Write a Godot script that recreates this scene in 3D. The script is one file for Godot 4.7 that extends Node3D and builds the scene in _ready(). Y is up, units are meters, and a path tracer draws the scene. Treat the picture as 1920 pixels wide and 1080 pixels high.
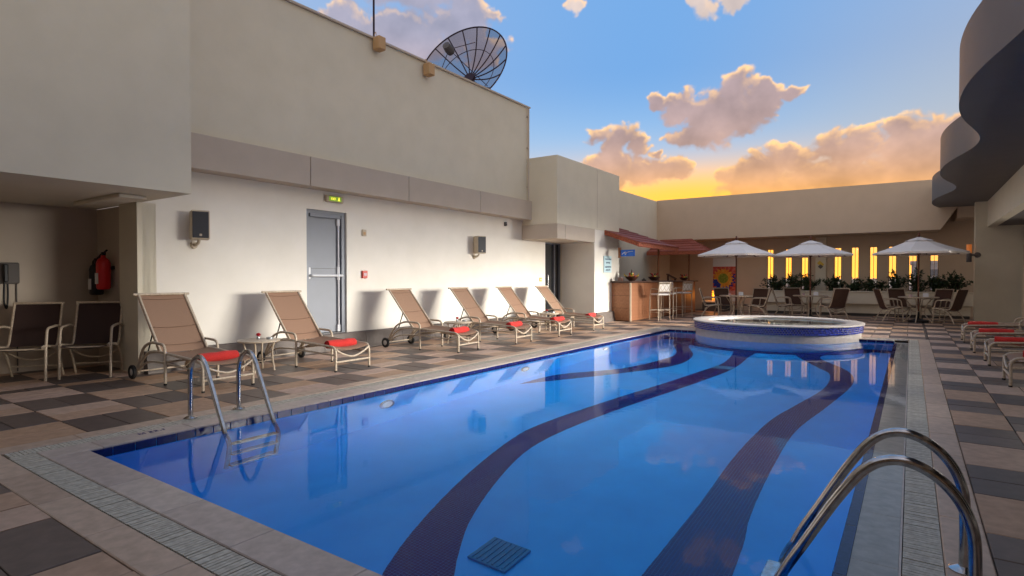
extends Node3D
# Rooftop hotel pool at sunset. x: across the pool (+x towards the wavy canopy), -z: along the pool, y up, metres.

class Mb:
	# collects faces into one mesh; flat faces get their own normals, tubes and lathes smooth ones
	var v := PackedVector3Array()
	var n := PackedVector3Array()
	var u := PackedVector2Array()
	var ix := PackedInt32Array()
	func face(p: Array, nn: Array, uv: Array = []) -> void:
		var b := v.size()
		for i in p.size():
			v.append(p[i]); n.append(nn[i])
			u.append(uv[i] if uv.size() > i else Vector2(p[i].x + p[i].z * 0.37, p[i].y + p[i].z))
		for i in range(1, p.size() - 1):
			ix.append(b); ix.append(b + i + 1); ix.append(b + i)
	func flat(p: Array, out := Vector3.ZERO, uv: Array = []) -> void:
		var nn: Vector3 = (p[1] - p[0]).cross(p[2] - p[0])
		if nn.length() < 1e-12 and p.size() > 3:
			nn = (p[2] - p[0]).cross(p[3] - p[0])
		nn = nn.normalized()
		var q := p.duplicate()
		var w := uv.duplicate()
		if out != Vector3.ZERO and nn.dot(out) < 0.0:
			q.reverse(); w.reverse(); nn = -nn
		var ns := []
		for i in q.size(): ns.append(nn)
		face(q, ns, w)
	func box(c: Vector3, s: Vector3, b := 0.0, bs := Basis()) -> Mb:
		var h := s * 0.5
		b = minf(b, minf(h.x, minf(h.y, h.z)) * 0.9)
		if b <= 0.0:
			for ax in 3:
				for sg in [-1.0, 1.0]:
					var o := Vector3.ZERO; o[ax] = sg
					var e := Vector3.ZERO; e[(ax + 1) % 3] = 1.0
					var f := Vector3.ZERO; f[(ax + 2) % 3] = 1.0
					flat([c + bs * ((o + e + f) * h), c + bs * ((o - e + f) * h), c + bs * ((o - e - f) * h), c + bs * ((o + e - f) * h)], bs * o, [Vector2(1, 1), Vector2(0, 1), Vector2(0, 0), Vector2(1, 0)])
			return self
		var pt := func(sx: float, sy: float, sz: float, ax: int) -> Vector3:
			var q := Vector3(sx * (h.x - b), sy * (h.y - b), sz * (h.z - b))
			q[ax] = [sx, sy, sz][ax] * h[ax]
			return c + bs * q
		var sgn := [-1.0, 1.0]
		for ax in 3:
			for s1 in sgn:
				var ps := []
				for k in [[-1.0, -1.0], [1.0, -1.0], [1.0, 1.0], [-1.0, 1.0]]:
					var t := [0.0, 0.0, 0.0]
					t[ax] = s1; t[(ax + 1) % 3] = k[0]; t[(ax + 2) % 3] = k[1]
					ps.append(pt.call(t[0], t[1], t[2], ax))
				var o := Vector3.ZERO; o[ax] = s1
				flat(ps, bs * o, [Vector2(0, 0), Vector2(1, 0), Vector2(1, 1), Vector2(0, 1)])
				for s2 in sgn:
					var a2 := (ax + 1) % 3
					var a3 := (ax + 2) % 3
					var qs := []
					for k in [[ax, -1.0], [ax, 1.0], [a2, 1.0], [a2, -1.0]]:
						var t := [0.0, 0.0, 0.0]
						t[ax] = s1; t[a2] = s2; t[a3] = k[1]
						qs.append(pt.call(t[0], t[1], t[2], k[0]))
					var oo := Vector3.ZERO; oo[ax] = s1; oo[a2] = s2
					flat(qs, bs * oo)
		for sx in sgn:
			for sy in sgn:
				for sz in sgn:
					flat([pt.call(sx, sy, sz, 0), pt.call(sx, sy, sz, 1), pt.call(sx, sy, sz, 2)], bs * Vector3(sx, sy, sz))
		return self
	func bar(a: Vector3, b: Vector3, w: float, h: float, bev := 0.0) -> Mb:
		# a straight square bar between two points
		var z := (b - a).normalized()
		var x := Vector3.UP.cross(z)
		x = Vector3.RIGHT if x.length() < 1e-4 else x.normalized()
		return box((a + b) * 0.5, Vector3(w, h, a.distance_to(b)), bev, Basis(x, z.cross(x), z))
	func tube(p: Array, r, sides := 8, caps := true) -> Mb:
		var m := p.size()
		var t0: Vector3 = (p[1] - p[0]).normalized()
		var x := t0.cross(Vector3.UP)
		x = Vector3.RIGHT if x.length() < 1e-3 else x.normalized()
		var b0 := v.size()
		var last := t0
		for i in m:
			var t: Vector3 = ((p[min(i + 1, m - 1)] - p[max(i - 1, 0)]) as Vector3).normalized()
			var axis := last.cross(t)
			if axis.length() > 1e-6:
				x = x.rotated(axis.normalized(), last.angle_to(t))
			last = t
			var y := t.cross(x).normalized()
			var rr: float = r[i] if r is Array else r
			for k in sides + 1:
				var a := TAU * k / sides
				var d := x * cos(a) + y * sin(a)
				v.append(p[i] + d * rr); n.append(d); u.append(Vector2(float(k) / sides, float(i)))
		var w := sides + 1
		for i in m - 1:
			for k in sides:
				var a := b0 + i * w + k
				for j in [a, a + w, a + 1, a + 1, a + w, a + w + 1]: ix.append(j)
		if caps:
			for e in [0, m - 1]:
				var ps := []
				for k in sides: ps.append(v[b0 + e * w + k])
				flat(ps, ((p[0] - p[1]) if e == 0 else (p[m - 1] - p[m - 2])) as Vector3)
		return self
	func lathe(c: Vector3, prof: Array, seg := 24, bs := Basis(), a0 := 0.0, a1 := TAU, soft := true) -> Mb:
		# prof: Vector2(radius, height), smooth round the axis; each profile segment keeps its own slope
		for i in prof.size() - 1:
			var p: Vector2 = prof[i]
			var q: Vector2 = prof[i + 1]
			if p.distance_to(q) < 1e-7: continue
			var dn := Vector2(q.y - p.y, p.x - q.x).normalized()
			var np := dn
			var nq := dn
			if soft:
				if i > 0:
					var o: Vector2 = prof[i - 1]
					var d0 := Vector2(p.y - o.y, o.x - p.x).normalized()
					if d0.dot(dn) > 0.7: np = (d0 + dn).normalized()
				if i < prof.size() - 2:
					var o2: Vector2 = prof[i + 2]
					var d2 := Vector2(o2.y - q.y, q.x - o2.x).normalized()
					if d2.dot(dn) > 0.7: nq = (d2 + dn).normalized()
			var b := v.size()
			for k in seg + 1:
				var a := a0 + (a1 - a0) * k / seg
				var d := Vector3(cos(a), 0, sin(a))
				v.append(c + bs * (d * p.x + Vector3.UP * p.y)); n.append(bs * (d * np.x + Vector3.UP * np.y)); u.append(Vector2(float(k) / seg, p.y))
				v.append(c + bs * (d * q.x + Vector3.UP * q.y)); n.append(bs * (d * nq.x + Vector3.UP * nq.y)); u.append(Vector2(float(k) / seg, q.y))
			for k in seg:
				var a := b + k * 2
				for j in [a, a + 2, a + 1, a + 1, a + 2, a + 3]: ix.append(j)
		return self
	func grid(f: Callable, nu: int, nv: int) -> Mb:
		# smooth sheet: f(s, t) gives a point for s, t in 0..1
		var b := v.size()
		for j in nv + 1:
			for i in nu + 1:
				var s := float(i) / nu
				var t := float(j) / nv
				var p: Vector3 = f.call(s, t)
				var e := 0.01
				var ds: Vector3 = f.call(minf(s + e, 1.0), t) - f.call(maxf(s - e, 0.0), t)
				var dt: Vector3 = f.call(s, minf(t + e, 1.0)) - f.call(s, maxf(t - e, 0.0))
				v.append(p); n.append(ds.cross(dt).normalized()); u.append(Vector2(s, t))
		for j in nv:
			for i in nu:
				var a := b + j * (nu + 1) + i
				for k in [a, a + nu + 1, a + 1, a + 1, a + nu + 1, a + nu + 2]: ix.append(k)
		return self
	func mesh() -> ArrayMesh:
		var a := []
		a.resize(Mesh.ARRAY_MAX)
		a[Mesh.ARRAY_VERTEX] = v; a[Mesh.ARRAY_NORMAL] = n; a[Mesh.ARRAY_TEX_UV] = u; a[Mesh.ARRAY_INDEX] = ix
		var m := ArrayMesh.new()
		m.add_surface_from_arrays(Mesh.PRIMITIVE_TRIANGLES, a)
		return m

var M := {}
var taken := {}
var rng := RandomNumberGenerator.new()

func V(x: float, y: float, z: float) -> Vector3: return Vector3(x, y, z)

func numbered(called: String) -> String:
	var k: int = taken.get(called, 0)
	taken[called] = k + 1
	return called if k == 0 else "%s_%03d" % [called, k]

func put(what, called: String, m: Material, parent: Node = null) -> MeshInstance3D:
	# one named mesh: a part of parent, or a top-level thing
	var o := MeshInstance3D.new()
	o.mesh = what.mesh() if what is Mb else what
	o.material_override = m
	if parent:
		o.name = called
		parent.add_child(o, true)
	else:
		o.name = numbered(called)
		add_child(o)
	return o

func tag(o: Node, label: String, category: String, group := "") -> Node:
	o.set_meta("label", label); o.set_meta("category", category)
	if group: o.set_meta("group", group)
	return o

func thing(called: String, label: String, category: String, at := Vector3.ZERO, turn := 0.0, group := "") -> Node3D:
	var o := Node3D.new()
	o.name = numbered(called)
	add_child(o)
	o.position = at; o.rotation.y = turn
	tag(o, label, category, group)
	return o

func setting(called: String) -> Node3D:
	var o := Node3D.new()
	o.name = numbered(called)
	add_child(o)
	o.set_meta("kind", "structure")
	return o

func copy(o: Node3D, label: String, at: Vector3, turn := 0.0) -> Node3D:
	var c: Node3D = o.duplicate()
	c.name = numbered(String(o.name))
	add_child(c)
	c.position = at; c.rotation.y = turn
	c.set_meta("label", label)
	return c

func bx(c: Vector3, s: Vector3, b := 0.0) -> Mb: return Mb.new().box(c, s, b)

func span(x0: float, x1: float, y0: float, y1: float, z0: float, z1: float, b := 0.0) -> Mb:
	return Mb.new().box(V((x0 + x1) / 2, (y0 + y1) / 2, (z0 + z1) / 2), V(absf(x1 - x0), absf(y1 - y0), absf(z1 - z0)), b)

func fillet(p: Array, r: float, k := 5) -> Array:
	# round the inner corners of a polyline
	var o := [p[0]]
	for i in range(1, p.size() - 1):
		var a: Vector3 = p[i - 1]
		var b: Vector3 = p[i]
		var c: Vector3 = p[i + 1]
		var rr := minf(r, minf(a.distance_to(b), b.distance_to(c)) * 0.49)
		var s := b + (a - b).normalized() * rr
		var e := b + (c - b).normalized() * rr
		for j in k + 1:
			var t := float(j) / k
			o.append(s.lerp(b, t).lerp(b.lerp(e, t), t))
	o.append(p[-1])
	return o

func curve(p: Array, k := 6) -> Array:
	# Catmull-Rom through the points
	var o := []
	for i in p.size() - 1:
		var a: Vector3 = p[maxi(i - 1, 0)]
		var b: Vector3 = p[i]
		var c: Vector3 = p[i + 1]
		var d: Vector3 = p[mini(i + 2, p.size() - 1)]
		for j in k:
			o.append(b.cubic_interpolate(c, a, d, float(j) / k))
	o.append(p[-1])
	return o

# ---------- materials ----------

func noise(freq: float, lo: Color, hi: Color, sd: int, size := 512, oct := 5, kind := FastNoiseLite.TYPE_SIMPLEX_SMOOTH, mids := []) -> NoiseTexture2D:
	var f := FastNoiseLite.new()
	f.noise_type = kind; f.frequency = freq; f.seed = sd
	f.fractal_octaves = oct; f.fractal_gain = 0.55
	var g := Gradient.new()
	g.set_color(0, lo); g.set_color(1, hi)
	for k in mids: g.add_point(k[0], k[1])
	var t := NoiseTexture2D.new()
	t.width = size; t.height = size; t.seamless = true; t.noise = f; t.color_ramp = g
	return t

func grey(a: float, b: float, freq: float, sd: int, size := 512, oct := 5) -> NoiseTexture2D:
	return noise(freq, Color(a, a, a), Color(b, b, b), sd, size, oct)

func mat(called: String, lin: Color, rough := 0.8, metal := 0.0) -> StandardMaterial3D:
	var m := StandardMaterial3D.new()
	m.resource_name = called
	m.albedo_color = lin.linear_to_srgb()
	m.roughness = rough; m.metallic = metal
	M[called] = m
	return m

func tri(m: StandardMaterial3D, tex: Texture2D, scale: float, bump: Texture2D = null, depth := 0.0) -> StandardMaterial3D:
	m.albedo_texture = tex
	m.uv1_triplanar = true; m.uv1_world_triplanar = true
	m.uv1_scale = Vector3.ONE * scale
	if bump:
		m.heightmap_enabled = true; m.heightmap_texture = bump; m.heightmap_scale = depth
	return m

func materials() -> void:
	var blotch := noise(0.006, Color(0.965, 0.965, 0.96), Color(1, 1, 1), 3, 1024, 6)
	var fine := grey(0.3, 0.7, 0.09, 5, 512, 3)
	var stone := noise(0.012, Color(0.84, 0.83, 0.81), Color(1, 0.99, 0.98), 8, 1024, 7)
	var streak := noise(0.02, Color(0.78, 0.76, 0.74), Color(1, 1, 1), 12, 512, 6)
	# walls
	tri(mat("cream_plaster", Color(0.76, 0.69, 0.545), 0.88), blotch, 0.22, fine, 0.02)
	tri(mat("white_plaster", Color(0.84, 0.79, 0.71), 0.86), blotch, 0.22, fine, 0.02)
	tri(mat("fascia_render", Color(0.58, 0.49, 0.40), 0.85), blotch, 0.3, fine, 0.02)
	tri(mat("canopy_grey", Color(0.155, 0.14, 0.132), 0.85), blotch, 0.25, fine, 0.02)
	tri(mat("back_plaster", Color(0.62, 0.48, 0.35), 0.88), blotch, 0.22, fine, 0.02)
	tri(mat("skirting_stone", Color(0.16, 0.13, 0.115), 0.6), stone, 0.9, fine, 0.02)
	# deck: several tones of each slab
	var dk := [Color(0.150, 0.110, 0.093), Color(0.175, 0.128, 0.106), Color(0.128, 0.098, 0.086)]
	var lt := [Color(0.56, 0.365, 0.25), Color(0.62, 0.43, 0.32), Color(0.52, 0.325, 0.205), Color(0.60, 0.42, 0.33)]
	for i in 3: tri(mat("dark_slab_%d" % i, dk[i], 0.42 + 0.05 * i), stone, 0.7, fine, 0.05).uv1_offset = Vector3.ONE * i * 0.31
	for i in 4: tri(mat("light_slab_%d" % i, lt[i], 0.5 + 0.03 * i), stone, 0.7, fine, 0.02).uv1_offset = Vector3.ONE * i * 0.23
	tri(mat("grout", Color(0.13, 0.10, 0.085), 0.95), stone, 1.5)
	for i in 3: tri(mat("coping_%d" % i, [Color(0.60, 0.51, 0.45), Color(0.63, 0.54, 0.48), Color(0.57, 0.48, 0.43)][i], 0.38), stone, 0.8, fine, 0.03)
	for i in 3: tri(mat("border_%d" % i, [Color(0.60, 0.44, 0.33), Color(0.64, 0.475, 0.36), Color(0.56, 0.41, 0.31)][i], 0.45), stone, 0.8, fine, 0.03)
	tri(mat("grating_plastic", Color(0.66, 0.62, 0.52), 0.5), streak, 2.0)
	mat("gutter_dark", Color(0.07, 0.066, 0.06), 0.7)
	# pool
	tri(mat("pool_blue", Color(0.008, 0.38, 0.95), 0.35), noise(0.01, Color(0.90, 0.93, 0.96), Color(1, 1, 1), 21, 512, 4), 0.4)
	tri(mat("mosaic_navy", Color(0.004, 0.012, 0.22), 0.25), noise(0.2, Color(0.55, 0.55, 0.7), Color(1, 1, 1), 22, 512, 2), 1.6)
	tri(mat("waterline_navy", Color(0.016, 0.018, 0.13), 0.2), noise(0.05, Color(0.6, 0.6, 0.75), Color(1, 1, 1), 23, 256, 3), 2.0)
	for i in 3: mat("spa_tile_%d" % i, [Color(0.02, 0.035, 0.30), Color(0.04, 0.07, 0.42), Color(0.012, 0.02, 0.16)][i], 0.2)
	tri(mat("spa_white", Color(0.56, 0.51, 0.48), 0.4), stone, 0.8)
	tri(mat("spa_basin", Color(0.10, 0.30, 0.40), 0.4), stone, 0.8)
	var rp := noise(0.018, Color.BLACK, Color.WHITE, 31, 1024, 4)
	var w := mat("water", Color(0.84, 0.97, 1.0, 0.0), 0.0)
	w.albedo_color.a = 0.0
	w.metallic_specular = 0.33
	w.refraction_enabled = true; w.refraction_scale = 0.013
	w.heightmap_enabled = true; w.heightmap_texture = rp; w.heightmap_scale = 0.022
	w.uv1_triplanar = true; w.uv1_world_triplanar = true; w.uv1_scale = Vector3(0.35, 0.35, 0.35)
	# metals and furniture
	tri(mat("steel", Color(0.62, 0.62, 0.63), 0.16, 1.0), streak, 2.0)
	tri(mat("brushed_grey", Color(0.20, 0.212, 0.245), 0.45, 0.1), blotch, 0.4)
	mat("satin_white", Color(0.66, 0.66, 0.68), 0.35)
	tri(mat("frame_cream", Color(0.70, 0.58, 0.44), 0.4), streak, 2.5)
	var weave := Image.create(64, 64, false, Image.FORMAT_RGB8)
	for y in 64:
		for x in 64:
			var k := 0.74 + 0.26 * absf(sin(x * PI / 4.0) * cos(y * PI / 4.0)) - 0.1 * float((x / 4 + y / 4) % 2)
			weave.set_pixel(x, y, Color(k, k, k))
	var wt := ImageTexture.create_from_image(weave)
	for i in 3:
		var s := tri(mat("sling_tan_%d" % i, [Color(0.50, 0.295, 0.185), Color(0.53, 0.305, 0.19), Color(0.48, 0.285, 0.18)][i], 0.75), wt, 9.0)
		s.uv1_world_triplanar = false
	tri(mat("sling_seam", Color(0.38, 0.22, 0.14), 0.8), wt, 9.0).uv1_world_triplanar = false
	tri(mat("sling_brown", Color(0.15, 0.072, 0.045), 0.75), wt, 9.0).uv1_world_triplanar = false
	tri(mat("sling_dark", Color(0.075, 0.038, 0.032), 0.8), wt, 9.0).uv1_world_triplanar = false
	var tr := tri(mat("towel_red", Color(0.86, 0.045, 0.035), 0.95), grey(0.72, 1.0, 0.12, 41, 256, 3), 3.0, grey(0.1, 0.9, 0.25, 42, 256, 2), 0.5)
	tr.rim_enabled = true; tr.rim = 0.5; tr.rim_tint = 0.6
	mat("rubber", Color(0.018, 0.017, 0.017), 0.7)
	mat("wheel_hub", Color(0.60, 0.56, 0.50), 0.45)
	tri(mat("canvas", Color(0.88, 0.82, 0.77), 0.85), blotch, 0.8)
	M.canvas.backlight_enabled = true; M.canvas.backlight = Color(0.35, 0.3, 0.28)
	var grain := noise(0.03, Color(0.62, 0.55, 0.5), Color(1, 1, 1), 51, 512, 5)
	tri(mat("pole_wood", Color(0.22, 0.075, 0.04), 0.45), grain, 1.0).uv1_scale = Vector3(6, 0.6, 6)
	for i in 3: tri(mat("bar_wood_%d" % i, [Color(0.50, 0.215, 0.095), Color(0.46, 0.185, 0.075), Color(0.54, 0.25, 0.115)][i], 0.5), grain, 1.0).uv1_scale = Vector3(5, 0.7, 5)
	tri(mat("bar_top", Color(0.10, 0.055, 0.045), 0.3), stone, 1.2)
	for i in 3: tri(mat("roof_red_%d" % i, [Color(0.33, 0.075, 0.045), Color(0.29, 0.062, 0.038), Color(0.37, 0.09, 0.055)][i], 0.7), streak, 1.2)
	tri(mat("roof_fascia", Color(0.50, 0.13, 0.055), 0.6), grain, 1.0)
	tri(mat("roof_under", Color(0.09, 0.045, 0.03), 0.9), grain, 1.0)
	mat("black_metal", Color(0.02, 0.02, 0.022), 0.45, 0.3)
	mat("speaker_grille", Color(0.035, 0.036, 0.042), 0.6)
	mat("beige_plastic", Color(0.52, 0.43, 0.31), 0.5)
	mat("tan_box", Color(0.55, 0.33, 0.15), 0.6)
	mat("red_plastic", Color(0.55, 0.06, 0.04), 0.4)
	mat("extinguisher_red", Color(0.62, 0.012, 0.012), 0.3)
	mat("label_white", Color(0.72, 0.70, 0.68), 0.6)
	mat("blue_sign", Color(0.012, 0.15, 0.72), 0.35)
	mat("pale_sign", Color(0.55, 0.74, 0.80), 0.4)
	mat("ink", Color(0.02, 0.07, 0.14), 0.6)
	mat("navy_print", Color(0.03, 0.03, 0.16), 0.5)
	mat("dish_wire", Color(0.035, 0.02, 0.035), 0.6, 0.4)
	var dm := mat("dish_mesh", Color(0.10, 0.09, 0.14), 0.8)
	dm.transparency = BaseMaterial3D.TRANSPARENCY_ALPHA; dm.albedo_color.a = 0.58
	var gl := mat("dark_glass", Color(0.02, 0.022, 0.026), 0.04)
	gl.metallic_specular = 0.7
	var pane := mat("window_glass", Color(1, 1, 1, 0.05), 0.02)
	pane.transparency = BaseMaterial3D.TRANSPARENCY_ALPHA; pane.albedo_color.a = 0.04
	mat("frame_bronze", Color(0.09, 0.055, 0.035), 0.5, 0.4)
	for i in 4:
		var lf := mat("leaf_%d" % i, [Color(0.035, 0.062, 0.025), Color(0.045, 0.078, 0.028), Color(0.028, 0.052, 0.024), Color(0.05, 0.07, 0.03)][i], 0.5)
		lf.backlight_enabled = true; lf.backlight = Color(0.12, 0.18, 0.05)
	mat("stem", Color(0.09, 0.06, 0.04), 0.9)
	mat("soil", Color(0.05, 0.035, 0.025), 1.0)
	mat("porcelain", Color(0.7, 0.68, 0.66), 0.25)
	mat("fruit_red", Color(0.5, 0.03, 0.02), 0.35); mat("fruit_orange", Color(0.75, 0.30, 0.03), 0.45); mat("fruit_yellow", Color(0.75, 0.52, 0.06), 0.45); mat("fruit_green", Color(0.14, 0.26, 0.04), 0.45)
	mat("bowl_wood", Color(0.10, 0.04, 0.025), 0.4)
	mat("petal", Color(0.55, 0.015, 0.03), 0.6)
	mat("glass_dish", Color(0.35, 0.37, 0.38), 0.1, 0.4)
	mat("paper", Color(0.74, 0.74, 0.78), 0.7); mat("paper_pink", Color(0.62, 0.45, 0.48), 0.7); mat("paper_blue", Color(0.45, 0.58, 0.75), 0.7)
	tri(mat("city_ground", Color(0.30, 0.26, 0.24), 0.95), stone, 0.01)
	tri(mat("far_wall", Color(0.42, 0.38, 0.40), 0.9), blotch, 0.05)
	mat("far_glass", Color(0.10, 0.11, 0.14), 0.2)
	var glow := mat("lamp_amber", Color(0.8, 0.45, 0.1), 0.5)
	glow.emission_enabled = true; glow.emission = Color(1.0, 0.55, 0.12); glow.emission_energy_multiplier = 1.6
	var fl := mat("flood_lens", Color(0.9, 0.85, 0.75), 0.3)
	fl.emission_enabled = true; fl.emission = Color(1.0, 0.97, 0.92); fl.emission_energy_multiplier = 4.0
	var sc := mat("sconce_amber", Color(0.55, 0.30, 0.12), 0.5)
	sc.emission_enabled = true; sc.emission = Color(0.9, 0.45, 0.15); sc.emission_energy_multiplier = 0.25
	var ex := mat("exit_green", Color(0.25, 0.42, 0.05), 0.4)
	ex.emission_enabled = true; ex.emission = Color(0.36, 0.50, 0.02); ex.emission_energy_multiplier = 0.55
	var ey := mat("exit_letters", Color(0.9, 0.85, 0.3), 0.4)
	ey.emission_enabled = true; ey.emission = Color(0.95, 0.85, 0.2); ey.emission_energy_multiplier = 1.2
	var pl := mat("pool_lamp_lens", Color(0.7, 0.75, 0.8), 0.3)
	pl.metallic = 0.2

# ---------- sky ----------
# [azimuth from -z, elevation, half width, half height] of cloud lobes, degrees
var LOBES := [
	[-15.0, 15.2, 4.6, 2.7], [-18.3, 15.6, 3.0, 1.4], [-13.3, 16.7, 2.7, 1.9], [-11.3, 15.2, 2.6, 1.6], [-16.4, 13.4, 3.2, 1.5], [-20.9, 16.2, 1.1, 0.8],
	[-10.4, 16.8, 1.5, 0.8], [-8.6, 16.3, 1.6, 0.6], [-24.2, 13.3, 2.6, 1.5], [-26.4, 13.6, 1.5, 0.8], [-22.0, 12.8, 1.5, 1.2], [-24.0, 11.2, 3.4, 1.4],
	[-9.0, 10.6, 4.0, 1.7], [-4.2, 11.0, 3.6, 2.0], [-0.4, 11.2, 3.0, 2.1], [2.2, 11.2, 3.2, 2.2], [-12.4, 9.6, 3.4, 1.4], [5.5, 10.4, 4.0, 2.2], [-5.0, 8.6, 8.0, 2.4], [0.5, 9.4, 6.5, 3.0], [-12.0, 8.4, 3.6, 1.6], [-23.6, 10.4, 4.6, 1.7], [7.0, 8.6, 6.0, 2.6],
	[-16.7, 24.2, 1.7, 1.3], [-13.8, 24.4, 1.5, 0.8], [-11.0, 24.9, 1.3, 0.7], [-45.0, 22.4, 5.0, 2.6], [-50.5, 22.8, 4.5, 2.0], [-40.3, 23.6, 4.2, 2.6],
	[-38.2, 24.6, 1.8, 1.7], [-37.4, 21.6, 2.4, 2.0], [-44.0, 26.5, 7.0, 2.6], [-28.8, 25.0, 1.1, 0.8], [-21.0, 10.2, 4.0, 1.2], [-20.3, 12.0, 0.7, 0.4],
	[-66.0, 18.0, 8.0, 2.4], [-85.0, 26.0, 9.0, 3.0], [14.0, 15.0, 6.0, 2.5], [27.0, 20.0, 8.0, 3.0]]
var fbm := FastNoiseLite.new()
var broad := FastNoiseLite.new()

func cloud(az0: float, el0: float) -> float:
	# lobes bent and frayed by noise
	var az := az0 + fbm.get_noise_2d(az0 * 4.0 + 300.0, el0 * 5.0) * 1.5 + fbm.get_noise_2d(az0 * 17.0, el0 * 19.0 + 90.0) * 0.45
	var el := el0 + fbm.get_noise_2d(az0 * 4.0, el0 * 5.0 + 500.0) * 0.9 + fbm.get_noise_2d(az0 * 17.0 + 700.0, el0 * 19.0) * 0.35
	var d := -1.0
	for l in LOBES:
		var y: float = (el - l[1]) / l[3]
		if y > 1.8 or y < -1.8: continue
		var x: float = (az - l[0]) / l[2]
		if x > 1.8 or x < -1.8: continue
		d = maxf(d, 1.0 - x * x - y * y)
	if az < -60.0 or az > 20.0 or el > 30.0:
		var far := smoothstep(0.0, 1.0, maxf(maxf((-60.0 - az) / 15.0, (az - 20.0) / 15.0), (el - 30.0) / 12.0))
		d = maxf(d, (broad.get_noise_2d(az * cos(deg_to_rad(el)), el * 2.0) * 2.6 - 0.45) * far - (1.0 - far))
	if d < -0.95: return -1.0
	return d + fbm.get_noise_2d(az * 9.0, el * 11.0) * 0.85 + 0.06

func air(az: float, el: float) -> Color:
	var da := absf(wrapf(az + 18.0, -180.0, 180.0))
	var near := exp(-pow(da / 60.0, 2.0))
	var c := Color(0.22, 0.31, 0.48).lerp(Color(0.135, 0.30, 0.58), smoothstep(75.0, 26.0, el))
	c = c.lerp(Color(0.31, 0.47, 0.64), smoothstep(20.0, 9.0, el) * 0.85)
	# the side away from the sunset: dusky rose above the horizon
	c = c.lerp(Color(0.66, 0.555, 0.42), (1.0 - near) * smoothstep(75.0, 5.0, el) * 0.8)
	# veil of warm haze right of the glow
	c = c.lerp(Color(0.38, 0.35, 0.32), smoothstep(-24.0, 8.0, az) * smoothstep(70.0, 30.0, az) * smoothstep(34.0, 10.0, el) * 0.55)
	var g := exp(-pow(da / 20.0, 2.0) - pow(maxf(el - 7.5, 0.0) / 3.2, 2.0))
	var g2 := exp(-pow(da / 42.0, 2.0) - pow(maxf(el - 4.0, 0.0) / 4.2, 2.0))
	c = c.lerp(Color(0.80, 0.43, 0.15), g2 * 0.9)
	c = c.lerp(Color(1.08, 0.52, 0.07), g)
	# thickest glow low over the horizon
	var h := exp(-pow(el / 4.2, 2.0)) * exp(-pow(da / 30.0, 2.0))
	c = c.lerp(Color(2.2, 0.80, 0.085), h)
	return c * 0.94

func heaven(az: float, el: float) -> Color:
	var c := air(az, el)
	var d := cloud(az, el)
	if d > 0.0:
		var a := smoothstep(0.0, lerpf(0.62, 0.40, clampf((d - cloud(az + 0.25, el + 0.55)) * 3.0, 0.0, 1.0)), d)
		var above := cloud(az + 0.25, el + 0.55)
		var top := clampf((d - above) * 1.25, 0.0, 1.0) * smoothstep(1.0, 0.2, d)
		var low := exp(-maxf(el - 7.5, 0.0) / 3.2)
		var da := absf(wrapf(az + 18.0, -180.0, 180.0))
		var facing := smoothstep(60.0, 150.0, da)
		var core := Color(0.31, 0.235, 0.245).lerp(Color(0.72, 0.34, 0.09), low * exp(-pow(da / 40.0, 2.0)))
		core = core.lerp(Color(0.29, 0.26, 0.31).lerp(Color(0.70, 0.52, 0.36), smoothstep(-36.0, -28.0, az)), smoothstep(18.0, 23.0, el) * 0.75)
		core = core.lerp(Color(1.0, 0.76, 0.60), facing * 0.85)
		core = core * (1.0 + fbm.get_noise_2d(az * 5.0 + 90.0, el * 6.0) * 0.35)
		var lit := Color(0.98, 0.60, 0.25).lerp(Color(1.0, 0.50, 0.13), low)
		a *= lerpf(0.94, 0.75, smoothstep(18.0, 24.0, el))
		c = c.lerp(core.lerp(lit, top), a)
	c.a = 1.0
	return c

func sky_image() -> Image:
	fbm.noise_type = FastNoiseLite.TYPE_SIMPLEX_SMOOTH; fbm.frequency = 0.035; fbm.fractal_octaves = 6; fbm.fractal_gain = 0.52; fbm.seed = 17
	broad.noise_type = FastNoiseLite.TYPE_SIMPLEX_SMOOTH; broad.frequency = 0.018; broad.fractal_octaves = 3; broad.seed = 9
	var im := Image.create(768, 384, false, Image.FORMAT_RGBF)
	im.fill(Color(0.42, 0.33, 0.30))
	for y in 195:
		for x in 768:
			im.set_pixel(x, y, heaven(wrapf((x + 0.5) / 768.0 * 360.0, -180.0, 180.0), maxf(90.0 - (y + 0.5) / 384.0 * 180.0, 0.0)))
	im.resize(4096, 2048, Image.INTERPOLATE_BILINEAR)
	# the same sky again, finer, where the clouds have detail
	for y in range(660, 1030):
		for x in range(-800, 260):
			im.set_pixel(posmod(x, 4096), y, heaven((x + 0.5) / 4096.0 * 360.0, maxf(90.0 - (y + 0.5) / 2048.0 * 180.0, 0.0)))
	return im

# ---------- deck, pool, buildings ----------
const PX0 := -4.90   # pool edges
const PX1 := -0.27
const PZ0 := -13.85
const PZ1 := -1.66
const RIM := 0.24
const GRATE := 0.16
const BORDER := 0.18
const FLOOR := -0.86
const LEVEL := -0.045
const SPA := Vector3(-2.55, 0, -14.12)
const SPA_R := 1.74
var EYE := Vector3(0, 1.25, 0)

func seen_size(p: Vector3, area: float) -> float:
	# how large a flat piece of deck shows in the photograph, 0 when outside the frame
	var c := get_node("camera") as Camera3D
	var q := c.transform.affine_inverse() * p
	if q.z > -0.3: return 0.0
	var x := -q.x / q.z / (16.0 / 9.0 * tan(deg_to_rad(c.fov / 2)))
	var y := -q.y / q.z / tan(deg_to_rad(c.fov / 2))
	if absf(x) > 1.06 or absf(y) > 1.1: return 0.0
	return area * EYE.y / pow(p.distance_to(EYE), 3.0)

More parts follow.
